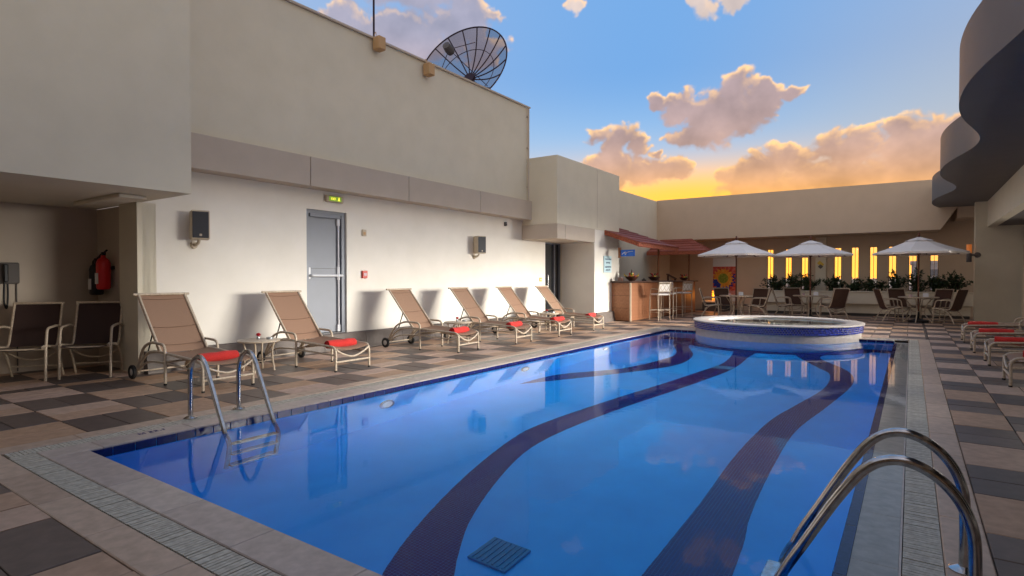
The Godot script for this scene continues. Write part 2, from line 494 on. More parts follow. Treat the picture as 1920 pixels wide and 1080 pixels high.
func deck() -> void:
	var root := setting("pool_deck")
	var off := RIM + GRATE + BORDER
	var ex0 := PX0 - off
	var ex1 := PX1 + off
	var ez0 := PZ0 - off
	var ez1 := PZ1 + off
	var base := span(-10.2, ex0, -0.35, -0.014, -24.2, 5.0)
	base.box(V((ex1 + 4.0) / 2, -0.182, -9.6), V(4.0 - ex1, 0.336, 29.2))
	base.box(V((ex0 + ex1) / 2, -0.182, (ez1 + 5.0) / 2), V(ex1 - ex0, 0.336, 5.0 - ez1))
	base.box(V((ex0 + ex1) / 2, -0.182, (ez0 - 24.2) / 2), V(ex1 - ex0, 0.336, 24.2 + ez0))
	put(base, "bedding", M.grout, root)
	# [x line, x step, z line, z step, x0, x1, z0, z1, parity]
	var parts := [
		[ex0, -0.64, -1.86, -0.62, -8.26, ex0, -23.6, 3.0, 0],
		[-8.26, -0.64, -1.86, -0.62, -9.74, -8.26, -3.43, 3.0, 1],
		[ex1 + 0.40, 0.64, -3.64, -0.64, ex1, 3.2, -23.6, 3.0, 1],
		[-3.04, -0.64, ez1, 0.64, ex0, ex1, ez1, 3.0, 1],
		[-5.5, 0.64, ez0, -0.62, ex0, ex1, -23.6, ez0, 1]]
	var slabs := []
	for r in parts:
		var i0 := int(floor((r[4] - r[0]) / absf(r[1]))) - 1
		var i1 := int(ceil((r[5] - r[0]) / absf(r[1]))) + 1
		var k0 := int(floor((r[6] - r[2]) / absf(r[3]))) - 1
		var k1 := int(ceil((r[7] - r[2]) / absf(r[3]))) + 1
		for i in range(i0, i1):
			for k in range(k0, k1):
				var x0 := maxf(r[0] + i * absf(r[1]), r[4])
				var x1 := minf(r[0] + (i + 1) * absf(r[1]), r[5])
				var z0 := maxf(r[2] + k * absf(r[3]), r[6])
				var z1 := minf(r[2] + (k + 1) * absf(r[3]), r[7])
				if x1 - x0 < 0.06 or z1 - z0 < 0.06: continue
				var dark: bool = posmod(i + k + int(r[8]), 2) == 0
				var cut := []
				if dark and z1 - z0 > 0.4: cut = [[x0, x1, z0, (z0 + z1) / 2], [x0, x1, (z0 + z1) / 2, z1]]
				elif not dark and x1 - x0 > 0.4: cut = [[x0, x1 - (x1 - x0) / 2, z0, z1], [x1 - (x1 - x0) / 2, x1, z0, z1]]
				else: cut = [[x0, x1, z0, z1]]
				for c in cut:
					var p := V((c[0] + c[1]) / 2, 0, (c[2] + c[3]) / 2)
					if Vector2(p.x - SPA.x, p.z - SPA.z).length() < SPA_R + 0.05: continue
					slabs.append({"p": p, "sx": snappedf(c[1] - c[0], 0.005), "sz": snappedf(c[3] - c[2], 0.005), "dark": dark, "see": seen_size(p, (c[1] - c[0]) * (c[3] - c[2]))})
	slabs.sort_custom(func(a, b): return a.see > b.see)
	var shared := {}
	var rest := {}
	for i in slabs.size():
		var s: Dictionary = slabs[i]
		var mname: String = ("dark_slab_%d" % rng.randi_range(0, 2)) if s.dark else ("light_slab_%d" % rng.randi_range(0, 3))
		var lift := rng.randf_range(-0.0015, 0.0015)
		if i < 290:
			var key := Vector2(s.sx, s.sz)
			if not shared.has(key): shared[key] = bx(V(0, -0.011, 0), V(s.sx - 0.009, 0.022, s.sz - 0.009), 0.0035).mesh()
			var o := put(shared[key], "paving_slab", M[mname], root)
			o.position = s.p + V(0, lift, 0)
			o.rotation = V(rng.randf_range(-0.002, 0.002), 0, rng.randf_range(-0.002, 0.002))
		else:
			if not rest.has(mname): rest[mname] = Mb.new()
			rest[mname].box(s.p + V(0, -0.011 + lift, 0), V(s.sx - 0.009, 0.022, s.sz - 0.009))
	for k in rest:
		put(rest[k], "distant_slabs", M[k], root).set_meta("kind", "stuff")

func inside(p: Vector2, poly: PackedVector2Array) -> bool: return Geometry2D.is_point_in_polygon(p, poly)

func pool() -> void:
	var b := setting("pool_basin")
	put(span(PX0 - 0.2, PX1 + 0.2, FLOOR - 0.2, FLOOR, PZ0 - 0.2, PZ1 + 0.2), "floor", M.pool_blue, b)
	put(span(PX0 - 0.2, PX0, FLOOR, -0.03, PZ0 - 0.2, PZ1 + 0.2), "side_wall", M.pool_blue, b)
	put(span(PX1, PX1 + 0.2, FLOOR, -0.08, PZ0 - 0.2, PZ1 + 0.2), "side_wall", M.pool_blue, b)
	put(span(PX0, PX1, FLOOR, -0.03, PZ1, PZ1 + 0.2), "end_wall", M.pool_blue, b)
	put(span(PX0, PX1, FLOOR, -0.03, PZ0 - 0.2, PZ0), "end_wall", M.pool_blue, b)
	# navy mosaic bands waving over the floor, cut along the grid of the mosaic
	var bands := [
		[[-4.74, -7.0], [-4.62, -7.98], [-4.01, -9.0], [-3.76, -10.35], [-3.82, -11.23], [-4.35, -12.57], [-4.55, -13.4], [-4.05, -13.4], [-3.95, -12.39], [-3.45, -11.09], [-3.35, -9.86], [-3.80, -8.69], [-4.45, -7.5]],
		[[-2.10, -1.6], [-2.70, -2.5], [-3.12, -3.65], [-3.39, -4.88], [-3.40, -5.59], [-3.23, -6.8], [-2.98, -8.3], [-2.82, -9.52], [-2.73, -10.55], [-2.95, -12.15], [-3.3, -13.0], [-2.6, -13.0], [-2.50, -11.34], [-2.44, -9.9], [-2.64, -8.24], [-2.91, -6.67], [-3.07, -5.54], [-3.06, -4.6], [-2.74, -3.5], [-2.38, -2.8], [-1.55, -1.6]],
		[[-1.36, -1.6], [-1.34, -3.49], [-1.33, -4.51], [-1.35, -5.66], [-1.30, -6.96], [-1.16, -7.89], [-0.99, -9.08], [-1.04, -10.26], [-1.30, -10.9], [-1.80, -12.12], [-1.95, -13.0], [-1.25, -13.0], [-1.38, -12.01], [-0.84, -10.76], [-0.68, -9.63], [-0.82, -8.08], [-0.99, -6.75], [-1.00, -5.59], [-0.96, -4.48], [-0.89, -3.76], [-0.82, -1.6]]]
	var near := Mb.new()
	var cell := 0.025
	for k in bands.size():
		var c3 := []
		for q in bands[k]: c3.append(V(q[0], 0, q[1]))
		c3.append(c3[0])
		var poly := PackedVector2Array()
		for q in curve(c3, 5): poly.append(Vector2(q.x, q.z))
		var mb := Mb.new()
		for i in range(int(PX0 / cell), int(PX1 / cell)):
			for j in range(int(PZ0 / cell), int(PZ1 / cell)):
				var p := Vector2((i + 0.5) * cell, (j + 0.5) * cell)
				if p.x < PX0 + 0.03 or p.x > PX1 - 0.03: continue
				var h := cell / 2 - 0.0006
				var sq := PackedVector2Array([p + Vector2(-h, -h), p + Vector2(-h, h), p + Vector2(h, h), p + Vector2(h, -h)])
				var n_in := 0
				for c in sq: n_in += 1 if inside(c, poly) else 0
				if n_in == 0: continue
				# tiles on the edge are cut to the curve
				for pc in ([sq] if n_in == 4 else Geometry2D.intersect_polygons(sq, poly)):
					var area := 0.0
					for c in pc.size(): area += pc[c].cross(pc[(c + 1) % pc.size()]) * 0.5
					if absf(area) < 2e-6: continue
					var pts := []
					var ups := []
					for c in pc:
						pts.append(V(c.x, FLOOR + 0.004, c.y)); ups.append(Vector3.UP)
					if area > 0.0: pts.reverse()
					mb.face(pts, ups)
		put(mb, "mosaic_band", M.mosaic_navy, b).set_meta("kind", "stuff")
	for i in range(int(PX0 / cell), int(PX1 / cell)):
		for j in range(int(PZ0 / cell) - 1, int(PZ1 / cell)):
			var p := Vector2((i + 0.5) * cell, (j + 0.5) * cell)
			var r := p.distance_to(Vector2(SPA.x, SPA.z))
			if (r < SPA_R or r > SPA_R + 0.34) and p.y > PZ0 + 0.5: continue
			if p.y < PZ0 + 0.02: continue
			var h := cell / 2 - 0.0006
			near.flat([V(p.x - h, FLOOR + 0.006, p.y - h), V(p.x - h, FLOOR + 0.006, p.y + h), V(p.x + h, FLOOR + 0.006, p.y + h), V(p.x + h, FLOOR + 0.006, p.y - h)], Vector3.UP)
	put(near, "mosaic_border", M.mosaic_navy, b).set_meta("kind", "stuff")
	# waterline tiles
	var tl := bx(Vector3.ZERO, V(0.146, 0.105, 0.012), 0.003).mesh()
	for e in [[V(PX0, 0, PZ1), V(PX0, 0, PZ0), PI / 2], [V(PX0, 0, PZ1), V(PX1, 0, PZ1), 0.0], [V(PX1, 0, PZ1), V(PX1, 0, PZ0), PI / 2], [V(PX0, 0, PZ0), V(PX1, 0, PZ0), 0.0]]:
		var n := int(e[0].distance_to(e[1]) / 0.15)
		for i in n:
			var o := put(tl, "waterline_tile", M.waterline_navy, b)
			o.position = e[0].lerp(e[1], (i + 0.5) / n) + V(0, -0.062 if e[0].x < -1.0 or e[2] == 0.0 else -0.115, 0)
			o.rotation.y = e[2]
	# navy edging along the sunken right rim
	for i in 20:
		var z0 := lerpf(PZ0, PZ1, i / 20.0)
		var z1 := lerpf(PZ0, PZ1, (i + 1) / 20.0)
		put(span(PX1 - 0.004, PX1 + 0.05, -0.07, -0.0535, z0 + 0.003, z1 - 0.003, 0.002), "edge_tile", M.waterline_navy, b)
	# floor drains
	for d in [V(-2.2, FLOOR + 0.012, -3.02), V(-2.6, FLOOR + 0.012, -10.0)]:
		var dr := put(bx(Vector3.ZERO, V(0.30, 0.02, 0.30), 0.004), "drain_cover", mat("drain_teal", Color(0.008, 0.19, 0.42), 0.5), b)
		dr.position = d
		for i in 7:
			put(bx(V(-0.12 + 0.04 * i, 0.013, 0), V(0.012, 0.008, 0.27)), "rib", M.drain_teal, dr)
	# underwater lamps in the long walls
	for side in [0, 1]:
		for k in 3:
			var lp := put(Mb.new().lathe(Vector3.ZERO, [Vector2(0.0, 0.014), Vector2(0.075, 0.012), Vector2(0.08, 0.0)], 20, Basis(Vector3(0, 0, 1), -PI / 2 if side == 0 else PI / 2)), "pool_lamp", M.pool_lamp_lens, b)
			lp.position = V(PX0 if side == 0 else PX1, -0.42, -4.55 - k * 2.85)
			put(Mb.new().lathe(Vector3.ZERO, [Vector2(0.08, 0.0), Vector2(0.08, 0.018), Vector2(0.105, 0.016), Vector2(0.115, 0.0)], 20, Basis(Vector3(0, 0, 1), -PI / 2 if side == 0 else PI / 2)), "bezel", M.steel, lp)
	# water
	var w := put(span(PX0 - 0.02, PX1 + RIM - 0.002, FLOOR - 0.05, LEVEL, PZ0 - 0.02, PZ1 + 0.02), "pool_water", M.water)
	w.set_meta("kind", "structure")
	# edge: rim stones, grating, border stones
	var e := setting("pool_edge")
	var stone_mesh := {}
	var lay := func(x0: float, x1: float, z0: float, z1: float, y: float, kind := "coping") -> void:
		var sz := Vector2(snappedf(x1 - x0, 0.005), snappedf(z1 - z0, 0.005))
		if not stone_mesh.has(sz): stone_mesh[sz] = bx(V(0, -0.02, 0), V(sz.x - 0.003, 0.04, sz.y - 0.003), 0.005).mesh()
		var o := put(stone_mesh[sz], "coping_stone", M["%s_%d" % [kind, rng.randi_range(0, 2)]], e)
		o.position = V((x0 + x1) / 2, y, (z0 + z1) / 2)
	var a := RIM
	var g := RIM + GRATE
	var t := RIM + GRATE + BORDER
	for side in [0, 1]:
		var n := 20
		for i in n:
			var z0 := lerpf(PZ0 - t, PZ1 + t, float(i) / n)
			var z1 := lerpf(PZ0 - t, PZ1 + t, float(i + 1) / n)
			var zi0 := clampf(z0, PZ0 - a, PZ1 + a)
			var zi1 := clampf(z1, PZ0 - a, PZ1 + a)
			if side == 0:
				lay.call(PX0 - t, PX0 - g, z0, z1, 0.003, "border")
				if zi1 - zi0 > 0.05: lay.call(PX0 - a, PX0, zi0, zi1, 0.003, "coping")
			else:
				lay.call(PX1 + g, PX1 + t, z0, z1, 0.003, "border")
				if zi1 - zi0 > 0.05: lay.call(PX1, PX1 + a, zi0, zi1, -0.058, "coping")
	for side in [0, 1]:
		var n := 8
		for i in n:
			var x0 := lerpf(PX0 - g, PX1 + g, float(i) / n)
			var x1 := lerpf(PX0 - g, PX1 + g, float(i + 1) / n)
			var xi0 := clampf(x0, PX0, PX1)
			var xi1 := clampf(x1, PX0, PX1)
			if side == 0:
				lay.call(x0, x1, PZ1 + g, PZ1 + t, 0.003, "border")
				if xi1 - xi0 > 0.05: lay.call(xi0, xi1, PZ1, PZ1 + a, 0.003, "coping")
			else:
				lay.call(x0, x1, PZ0 - t, PZ0 - g, 0.003, "border")
				if xi1 - xi0 > 0.05: lay.call(xi0, xi1, PZ0 - a, PZ0, 0.003, "coping")
	# gutters under the gratings, then the slats
	var gut := Mb.new()
	gut.box(V(PX0 - a - GRATE / 2, -0.09, (PZ0 + PZ1) / 2), V(GRATE + 0.02, 0.05, PZ1 - PZ0 + 2 * g))
	gut.box(V(PX1 + a + GRATE / 2, -0.09, (PZ0 + PZ1) / 2), V(GRATE + 0.02, 0.05, PZ1 - PZ0 + 2 * g))
	gut.box(V((PX0 + PX1) / 2, -0.092, PZ1 + a + GRATE / 2), V(PX1 - PX0 + 2 * g, 0.05, GRATE + 0.02))
	gut.box(V((PX0 + PX1) / 2, -0.092, PZ0 - a - GRATE / 2), V(PX1 - PX0 + 2 * g, 0.05, GRATE + 0.02))
	put(gut, "gutter", M.gutter_dark, e)
	put(span(PX1 + a - 0.003, PX1 + a + 0.006, -0.1, -0.004, PZ0 - a, PZ1 + a), "gutter_lip", M.coping_1, e)
	for side in 4:
		var sl := Mb.new()
		var pitch := 0.026
		var lng := PZ1 - PZ0 + 2 * g if side < 2 else PX1 - PX0 + 2 * a - 0.002
		for i in int(lng / pitch):
			var q := (i + 0.5) * pitch
			var up := rng.randf_range(-0.002, 0.001)
			if side < 2:
				sl.box(V(PX0 - a - GRATE / 2 if side == 0 else PX1 + a + GRATE / 2 + 0.004, -0.008 + up, PZ0 - g + q), V(GRATE - 0.012, 0.016, pitch - 0.0045))
			else:
				sl.box(V(PX0 - a + q, -0.008 + up, PZ1 + a + GRATE / 2 if side == 2 else PZ0 - a - GRATE / 2), V(pitch - 0.0045, 0.016, GRATE - 0.012))
		put(sl, "grating", M.grating_plastic, e).set_meta("kind", "stuff")
	# depth marking on the rim, read from the water
	var tm := TextMesh.new()
	tm.text = "1.55 M"; tm.font_size = 64; tm.pixel_size = 0.0011; tm.depth = 0.002
	var f := SystemFont.new(); f.font_names = ["Droid Sans"]
	tm.font = f
	var mk := put(tm, "depth_marking", M.navy_print, e)
	mk.position = V(PX0 - 0.16, 0.0045, -2.15)
	mk.basis = Basis(V(0, 0, 1), V(-1, 0, 0), V(0, 1, 0)) * Basis(V(0, 0, 1), 0.0)

func spa() -> void:
	var s := thing("round_spa", "round raised spa with blue mosaic band and white rim at the pool end", "spa", SPA)
	put(Mb.new().lathe(Vector3.ZERO, [Vector2(SPA_R - 0.04, -0.07), Vector2(SPA_R - 0.04, 0.115)], 72), "lower_wall", M.spa_white, s)
	put(Mb.new().lathe(Vector3.ZERO, [Vector2(SPA_R - 0.03, FLOOR + 0.002), Vector2(SPA_R - 0.03, -0.072), Vector2(SPA_R - 0.045, -0.072)], 72), "sunken_wall", M.pool_blue, s)
	put(Mb.new().lathe(Vector3.ZERO, [Vector2(SPA_R - 0.05, 0.115), Vector2(SPA_R - 0.015, 0.115), Vector2(SPA_R - 0.015, 0.265)], 96), "mosaic_bed", M.spa_white, s)
	for q in 3:
		var tiles := Mb.new()
		for row in 4:
			for k in 216:
				if (k * 7 + row * 5 + k / 5) % 3 != q: continue
				var a := TAU * (k + 0.5 * (row % 2)) / 216
				var d := V(cos(a), 0, sin(a))
				var bs := Basis(V(-sin(a), 0, cos(a)), Vector3.UP, d)
				tiles.box(d * (SPA_R - 0.012) + V(0, 0.135 + row * 0.0370, 0), V(0.037, 0.029, 0.014), 0.0, bs)
		put(tiles, "mosaic_tiles", M["spa_tile_%d" % q], s).set_meta("kind", "stuff")
	put(Mb.new().lathe(Vector3.ZERO, [Vector2(SPA_R - 0.02, 0.263), Vector2(SPA_R + 0.02, 0.268), Vector2(SPA_R + 0.028, 0.286), Vector2(SPA_R + 0.015, 0.302), Vector2(SPA_R - 0.30, 0.302), Vector2(SPA_R - 0.34, 0.285), Vector2(SPA_R - 0.35, 0.19)], 96), "rim", M.spa_white, s)
	put(Mb.new().lathe(Vector3.ZERO, [Vector2(0.0, -0.55), Vector2(0.9, -0.55), Vector2(0.95, -0.15), Vector2(SPA_R - 0.35, -0.15), Vector2(SPA_R - 0.35, 0.19)], 72), "basin", M.spa_basin, s)
	put(Mb.new().lathe(Vector3.ZERO, [Vector2(0.0, -0.7), Vector2(SPA_R - 0.33, -0.7), Vector2(SPA_R - 0.33, 0.26), Vector2(0.0, 0.26)], 72), "spa_water", M.water, s)

func left_building() -> void:
	var b := thing("hotel_block", "cream rendered hotel block along the left of the pool with grey fire door", "building")
	# lower wall with a door opening at z -5.95..-6.76 and the glazed entrance at z -13.55..-14.42
	var w := span(-8.6, -8.3, 0.0, 3.3, -5.93, -3.43)
	w.box(V(-8.45, 2.86, -6.345), V(0.3, 0.88, 0.83)); w.box(V(-8.45, 0.145, -6.345), V(0.3, 0.29, 0.83))
	w.box(V(-8.45, 1.65, -10.155), V(0.3, 3.3, 6.79))
	w.box(V(-8.45, 2.9, -14.0), V(0.3, 1.3, 0.9))
	put(w, "lower_wall", M.white_plaster, b)
	put(span(-8.6, -8.3, 0.0, 4.3, -23.5, -14.45), "bar_wall", M.cream_plaster, b)
	put(span(-9.6, -8.15, 3.23, 5.63, -12.45, -3.0), "upper_wall", M.cream_plaster, b)
	put(span(-9.7, -8.1, 5.632, 5.665, -12.50, -3.0), "roof_edge", M.fascia_render, b)
	var zs := [-3.43, -5.8, -8.02, -10.27, -12.47]
	for i in 4:
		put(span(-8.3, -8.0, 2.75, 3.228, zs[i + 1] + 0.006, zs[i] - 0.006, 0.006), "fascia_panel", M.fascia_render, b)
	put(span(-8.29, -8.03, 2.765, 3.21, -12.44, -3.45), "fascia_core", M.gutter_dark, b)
	# entrance block
	put(span(-8.3, -7.25, 2.62, 4.33, -16.1, -12.4, 0.008), "entrance_block", M.cream_plaster, b)
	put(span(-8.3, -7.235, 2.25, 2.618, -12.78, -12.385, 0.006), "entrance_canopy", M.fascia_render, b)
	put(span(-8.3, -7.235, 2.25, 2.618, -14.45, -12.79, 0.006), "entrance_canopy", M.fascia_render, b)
	put(span(-8.3, -7.25, 0.0, 2.62, -16.1, -14.455), "entrance_pier", M.white_plaster, b)
	put(span(-7.2505, -7.246, 2.66, 4.29, -14.62, -14.61), "movement_joint", M.fascia_render, b)
	put(Mb.new().lathe(V(-7.8, 4.33, -15.2), [Vector2(0.16, 0.0), Vector2(0.16, 0.03), Vector2(0.09, 0.07), Vector2(0, 0.08)], 16), "roof_vent", M.black_metal, b)
	put(Mb.new().tube([V(-8.10, 3.25, -12.40), V(-8.10, 5.6, -12.40)], 0.022, 8), "downpipe", M.fascia_render, b)
	for y in [3.6, 4.6, 5.4]: put(bx(V(-8.12, y, -12.40), V(0.05, 0.02, 0.07)), "pipe_clip", M.fascia_render, b)
	# stone skirting, in lengths
	var z := -3.43
	while z > -12.3:
		var z1 := maxf(z - 0.92, -12.4)
		put(skirt(-8.3, z, z1), "skirting_stone", M.skirting_stone, b)
		z = z1
	put(skirt(-7.25, -14.455, -15.28), "skirting_stone", M.skirting_stone, b)
	put(skirt(-7.25, -15.28, -16.1), "skirting_stone", M.skirting_stone, b)
	put(skirt(-8.3, -12.4, -13.5), "skirting_stone", M.skirting_stone, b)
	# fire door
	var d := put(span(-8.42, -8.385, 0.31, 2.36, -6.68, -6.0, 0.004), "door", M.brushed_grey, b)
	put(span(-8.384, -8.375, 1.42, 1.425, -6.66, -6.02), "panel_joint", M.black_metal, d)
	var f := span(-8.45, -8.34, 0.29, 2.42, -6.0, -5.93)
	f.box(V(-8.395, 1.355, -6.72), V(0.11, 2.13, 0.08)); f.box(V(-8.395, 2.39, -6.34), V(0.11, 0.06, 0.68))
	put(f, "frame", M.brushed_grey, d)
	put(span(-8.38, -8.33, 2.30, 2.358, -6.66, -6.02, 0.006), "closer_rail", M.brushed_grey, d)
	var pb := Mb.new().tube(fillet([V(-8.385, 1.30, -6.03), V(-8.29, 1.30, -6.03), V(-8.29, 1.30, -6.66), V(-8.385, 1.30, -6.66)], 0.03), 0.024, 10)
	put(pb, "push_bar", M.satin_white, d)
	put(bx(V(-8.37, 1.34, -6.02), V(0.04, 0.2, 0.05), 0.006), "latch_box", M.satin_white, d)
	put(bx(V(-8.37, 1.34, -6.62), V(0.045, 0.24, 0.055), 0.006), "latch_box", M.satin_white, d)
	put(Mb.new().tube([V(-8.355, 0.34, -6.62), V(-8.355, 2.30, -6.62)], 0.016, 8), "bolt_rod", M.satin_white, d)
	for y in [0.37, 2.24]: put(bx(V(-8.365, y, -6.62), V(0.045, 0.12, 0.06), 0.006), "bolt_guide", M.satin_white, d)
	put(span(-8.6, -8.43, 0.29, 2.42, -6.76, -5.93), "door_lining", M.black_metal, b)
	# glazed entrance door
	put(span(-8.7, -8.56, 0.0, 2.25, -14.45, -13.55), "lobby_back", M.black_metal, b)
	var gd := put(span(-8.40, -8.385, 0.04, 2.22, -14.10, -13.60), "glass_door", M.dark_glass, b)
	var gf := span(-8.44, -8.34, 0.0, 2.25, -13.60, -13.55)
	gf.box(V(-8.39, 1.125, -14.13), V(0.10, 2.25, 0.06)); gf.box(V(-8.39, 1.125, -14.43), V(0.10, 2.25, 0.04)); gf.box(V(-8.39, 2.235, -14.0), V(0.1, 0.03, 0.8))
	put(gf, "frame", M.brushed_grey, gd)
	put(span(-8.40, -8.39, 0.04, 2.22, -14.41, -14.16), "side_light", M.dark_glass, gd)
	put(Mb.new().tube(fillet([V(-8.385, 0.75, -13.70), V(-8.30, 0.75, -13.70), V(-8.30, 1.35, -13.70), V(-8.385, 1.35, -13.70)], 0.02), 0.014, 8), "pull_handle", M.steel, gd)
	# overhanging block and the alcove under it
	put(span(-12.0, -7.0, 2.25, 7.2, -3.43, 5.0), "overhang", M.cream_plaster, b)
	put(span(-10.2, -9.74, 0.0, 2.248, -3.43, -0.9), "alcove_wall", M.fascia_render, b)  # alcove walls take a darker tone: part of their shade is coloured in
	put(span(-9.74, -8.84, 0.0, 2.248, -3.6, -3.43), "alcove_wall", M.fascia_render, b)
	put(span(-10.2, -7.05, 0.0, 2.248, -1.3, -0.9), "alcove_wall", M.fascia_render, b)  # added wall, out of view, to keep sky light out of the alcove
	put(span(-8.84, -8.3, 0.0, 2.248, -3.6, -3.37), "alcove_pier", M.cream_plaster, b)
	put(span(-9.0, -7.6, 2.20, 2.249, -3.2, -2.9, 0.01), "soffit_fitting", M.cream_plaster, b)

func skirt(x: float, z0: float, z1: float) -> Mb:
	# a sloped plinth stone against a wall at x
	var m := Mb.new()
	var a0 := z0 - 0.003
	var a1 := z1 + 0.003
	var p := [Vector2(0.0, 0.0), Vector2(0.13, 0.0), Vector2(0.085, 0.27), Vector2(0.075, 0.285), Vector2(0.0, 0.29)]
	for i in range(1, p.size() - 1):
		m.flat([V(x + p[i].x, p[i].y, a0), V(x + p[i].x, p[i].y, a1), V(x + p[i + 1].x, p[i + 1].y, a1), V(x + p[i + 1].x, p[i + 1].y, a0)], V(1, 0.3, 0))
	for e in [[a0, 1.0], [a1, -1.0]]:
		var q := []
		for k in p: q.append(V(x + k.x, k.y, e[0]))
		m.flat(q, V(0, 0, e[1]))
	return m

func back_wall() -> void:
	var b := thing("back_wall", "tan rendered wall with deep beam and slit windows behind the parasols", "wall")
	# beam with a sloped right end
	var pr := [Vector2(-8.3, 2.73), Vector2(0.72, 2.75), Vector2(1.12, 3.40), Vector2(1.12, 4.30), Vector2(-8.3, 4.33)]
	var beam := Mb.new()
	var fr := []
	var bk := []
	for p in pr:
		fr.append(V(p.x, p.y, -22.0)); bk.append(V(p.x, p.y, -23.5))
	beam.flat(fr, V(0, 0, 1)); beam.flat(bk, V(0, 0, -1))
	var mid := V(-3, 3.5, -22.7)
	for i in 5:
		var j := (i + 1) % 5
		beam.flat([fr[i], fr[j], bk[j], bk[i]], (fr[i] + fr[j] + bk[i] + bk[j]) * 0.25 - mid)
	put(beam, "beam", M.back_plaster, b)
	# wall with slit openings
	var sx := [-4.40, -3.77, -3.22, -2.16, -1.63, -1.08, -0.53, 0.04, 0.62]
	var hw := 0.112
	var wall := Mb.new()
	var x := -8.3
	for s in sx:
		wall.box(V((x + s - hw) / 2, 1.6, -23.6), V(s - hw - x, 1.5, 0.2))
		x = s + hw
	wall.box(V((x + 3.4) / 2, 1.6, -23.6), V(3.4 - x, 1.5, 0.2))
	wall.box(V(-2.45, 2.725, -23.6), V(11.7, 0.75, 0.2)); wall.box(V(-2.45, 0.425, -23.6), V(11.7, 0.85, 0.2))
	wall.box(V(-2.05, 3.6, -23.61), V(12.5, 0.98, 0.18))
	put(wall, "slit_wall", M.back_plaster, b)
	put(span(1.13, 4.2, 3.1, 4.1, -23.5, -22.1), "end_head", M.back_plaster, b)
	put(span(-2.86, -2.52, 0.0, 2.73, -23.5, -23.38, 0.006), "pilaster", M.cream_plaster, b)
	for s in sx:
		var f := Mb.new()
		for k in [-1.0, 1.0]: f.box(V(s + k * (hw - 0.008), 1.6, -23.56), V(0.016, 1.5, 0.05))
		f.box(V(s, 2.342, -23.56), V(hw * 2 - 0.032, 0.016, 0.05)); f.box(V(s, 0.858, -23.56), V(hw * 2 - 0.032, 0.016, 0.05))
		f.box(V(s, 1.6, -23.56), V(0.014, 1.468, 0.045))
		var win := put(f, "slit_window", M.frame_bronze, b)
		for k in [-1.0, 1.0]: put(bx(V(s + k * (hw * 0.5 - 0.002), 1.6, -23.56), V(hw - 0.024, 1.466, 0.006)), "pane", M.window_glass, win)
	# a small diamond ornament on the pilaster
	var orn := put(Mb.new().box(V(-2.69, 1.78, -23.37), V(0.13, 0.2, 0.02), 0.004, Basis(V(0, 0, 1), PI / 4)), "ornament", M.fruit_yellow, b)
	put(Mb.new().box(V(-2.69, 1.68, -23.362), V(0.12, 0.12, 0.02), 0.004, Basis(V(0, 0, 1), PI / 4)), "lower_piece", M.canopy_grey, orn)
	# planter
	var p := thing("bench_planter", "long cream planter box with recessed plinth under the slit windows", "planter", V(-1.4, 0, -22.8))
	var h := span(-3.0, 2.95, 0.40, 0.80, 0.46, 0.52, 0.008)
	h.box(V(-0.025, 0.60, -0.38), V(5.95, 0.40, 0.06)); h.box(V(-2.97, 0.60, 0.04), V(0.06, 0.4, 0.78)); h.box(V(2.92, 0.60, 0.04), V(0.06, 0.4, 0.78))
	h.box(V(-0.025, 0.42, 0.04), V(5.82, 0.04, 0.78))
	put(h, "box", M.cream_plaster, p)
	put(span(-3.02, 2.97, 0.795, 0.825, 0.40, 0.545, 0.006), "coping", M.cream_plaster, p)
	put(span(-2.9, 2.9, 0.09, 0.40, -0.4, 0.40), "plinth", M.cream_plaster, p)
	put(span(-2.88, 2.88, 0.0, 0.09, -0.4, 0.37), "kick_strip", M.gutter_dark, p)
	put(span(-2.93, 2.88, 0.60, 0.74, -0.34, 0.45), "soil", M.soil, p)

func canopy_x(z: float) -> float: return 0.645 + 0.2 * cos(TAU * (z + 11.75) / 5.75) + 0.02 * cos(2 * TAU * (z + 11.75) / 5.75)

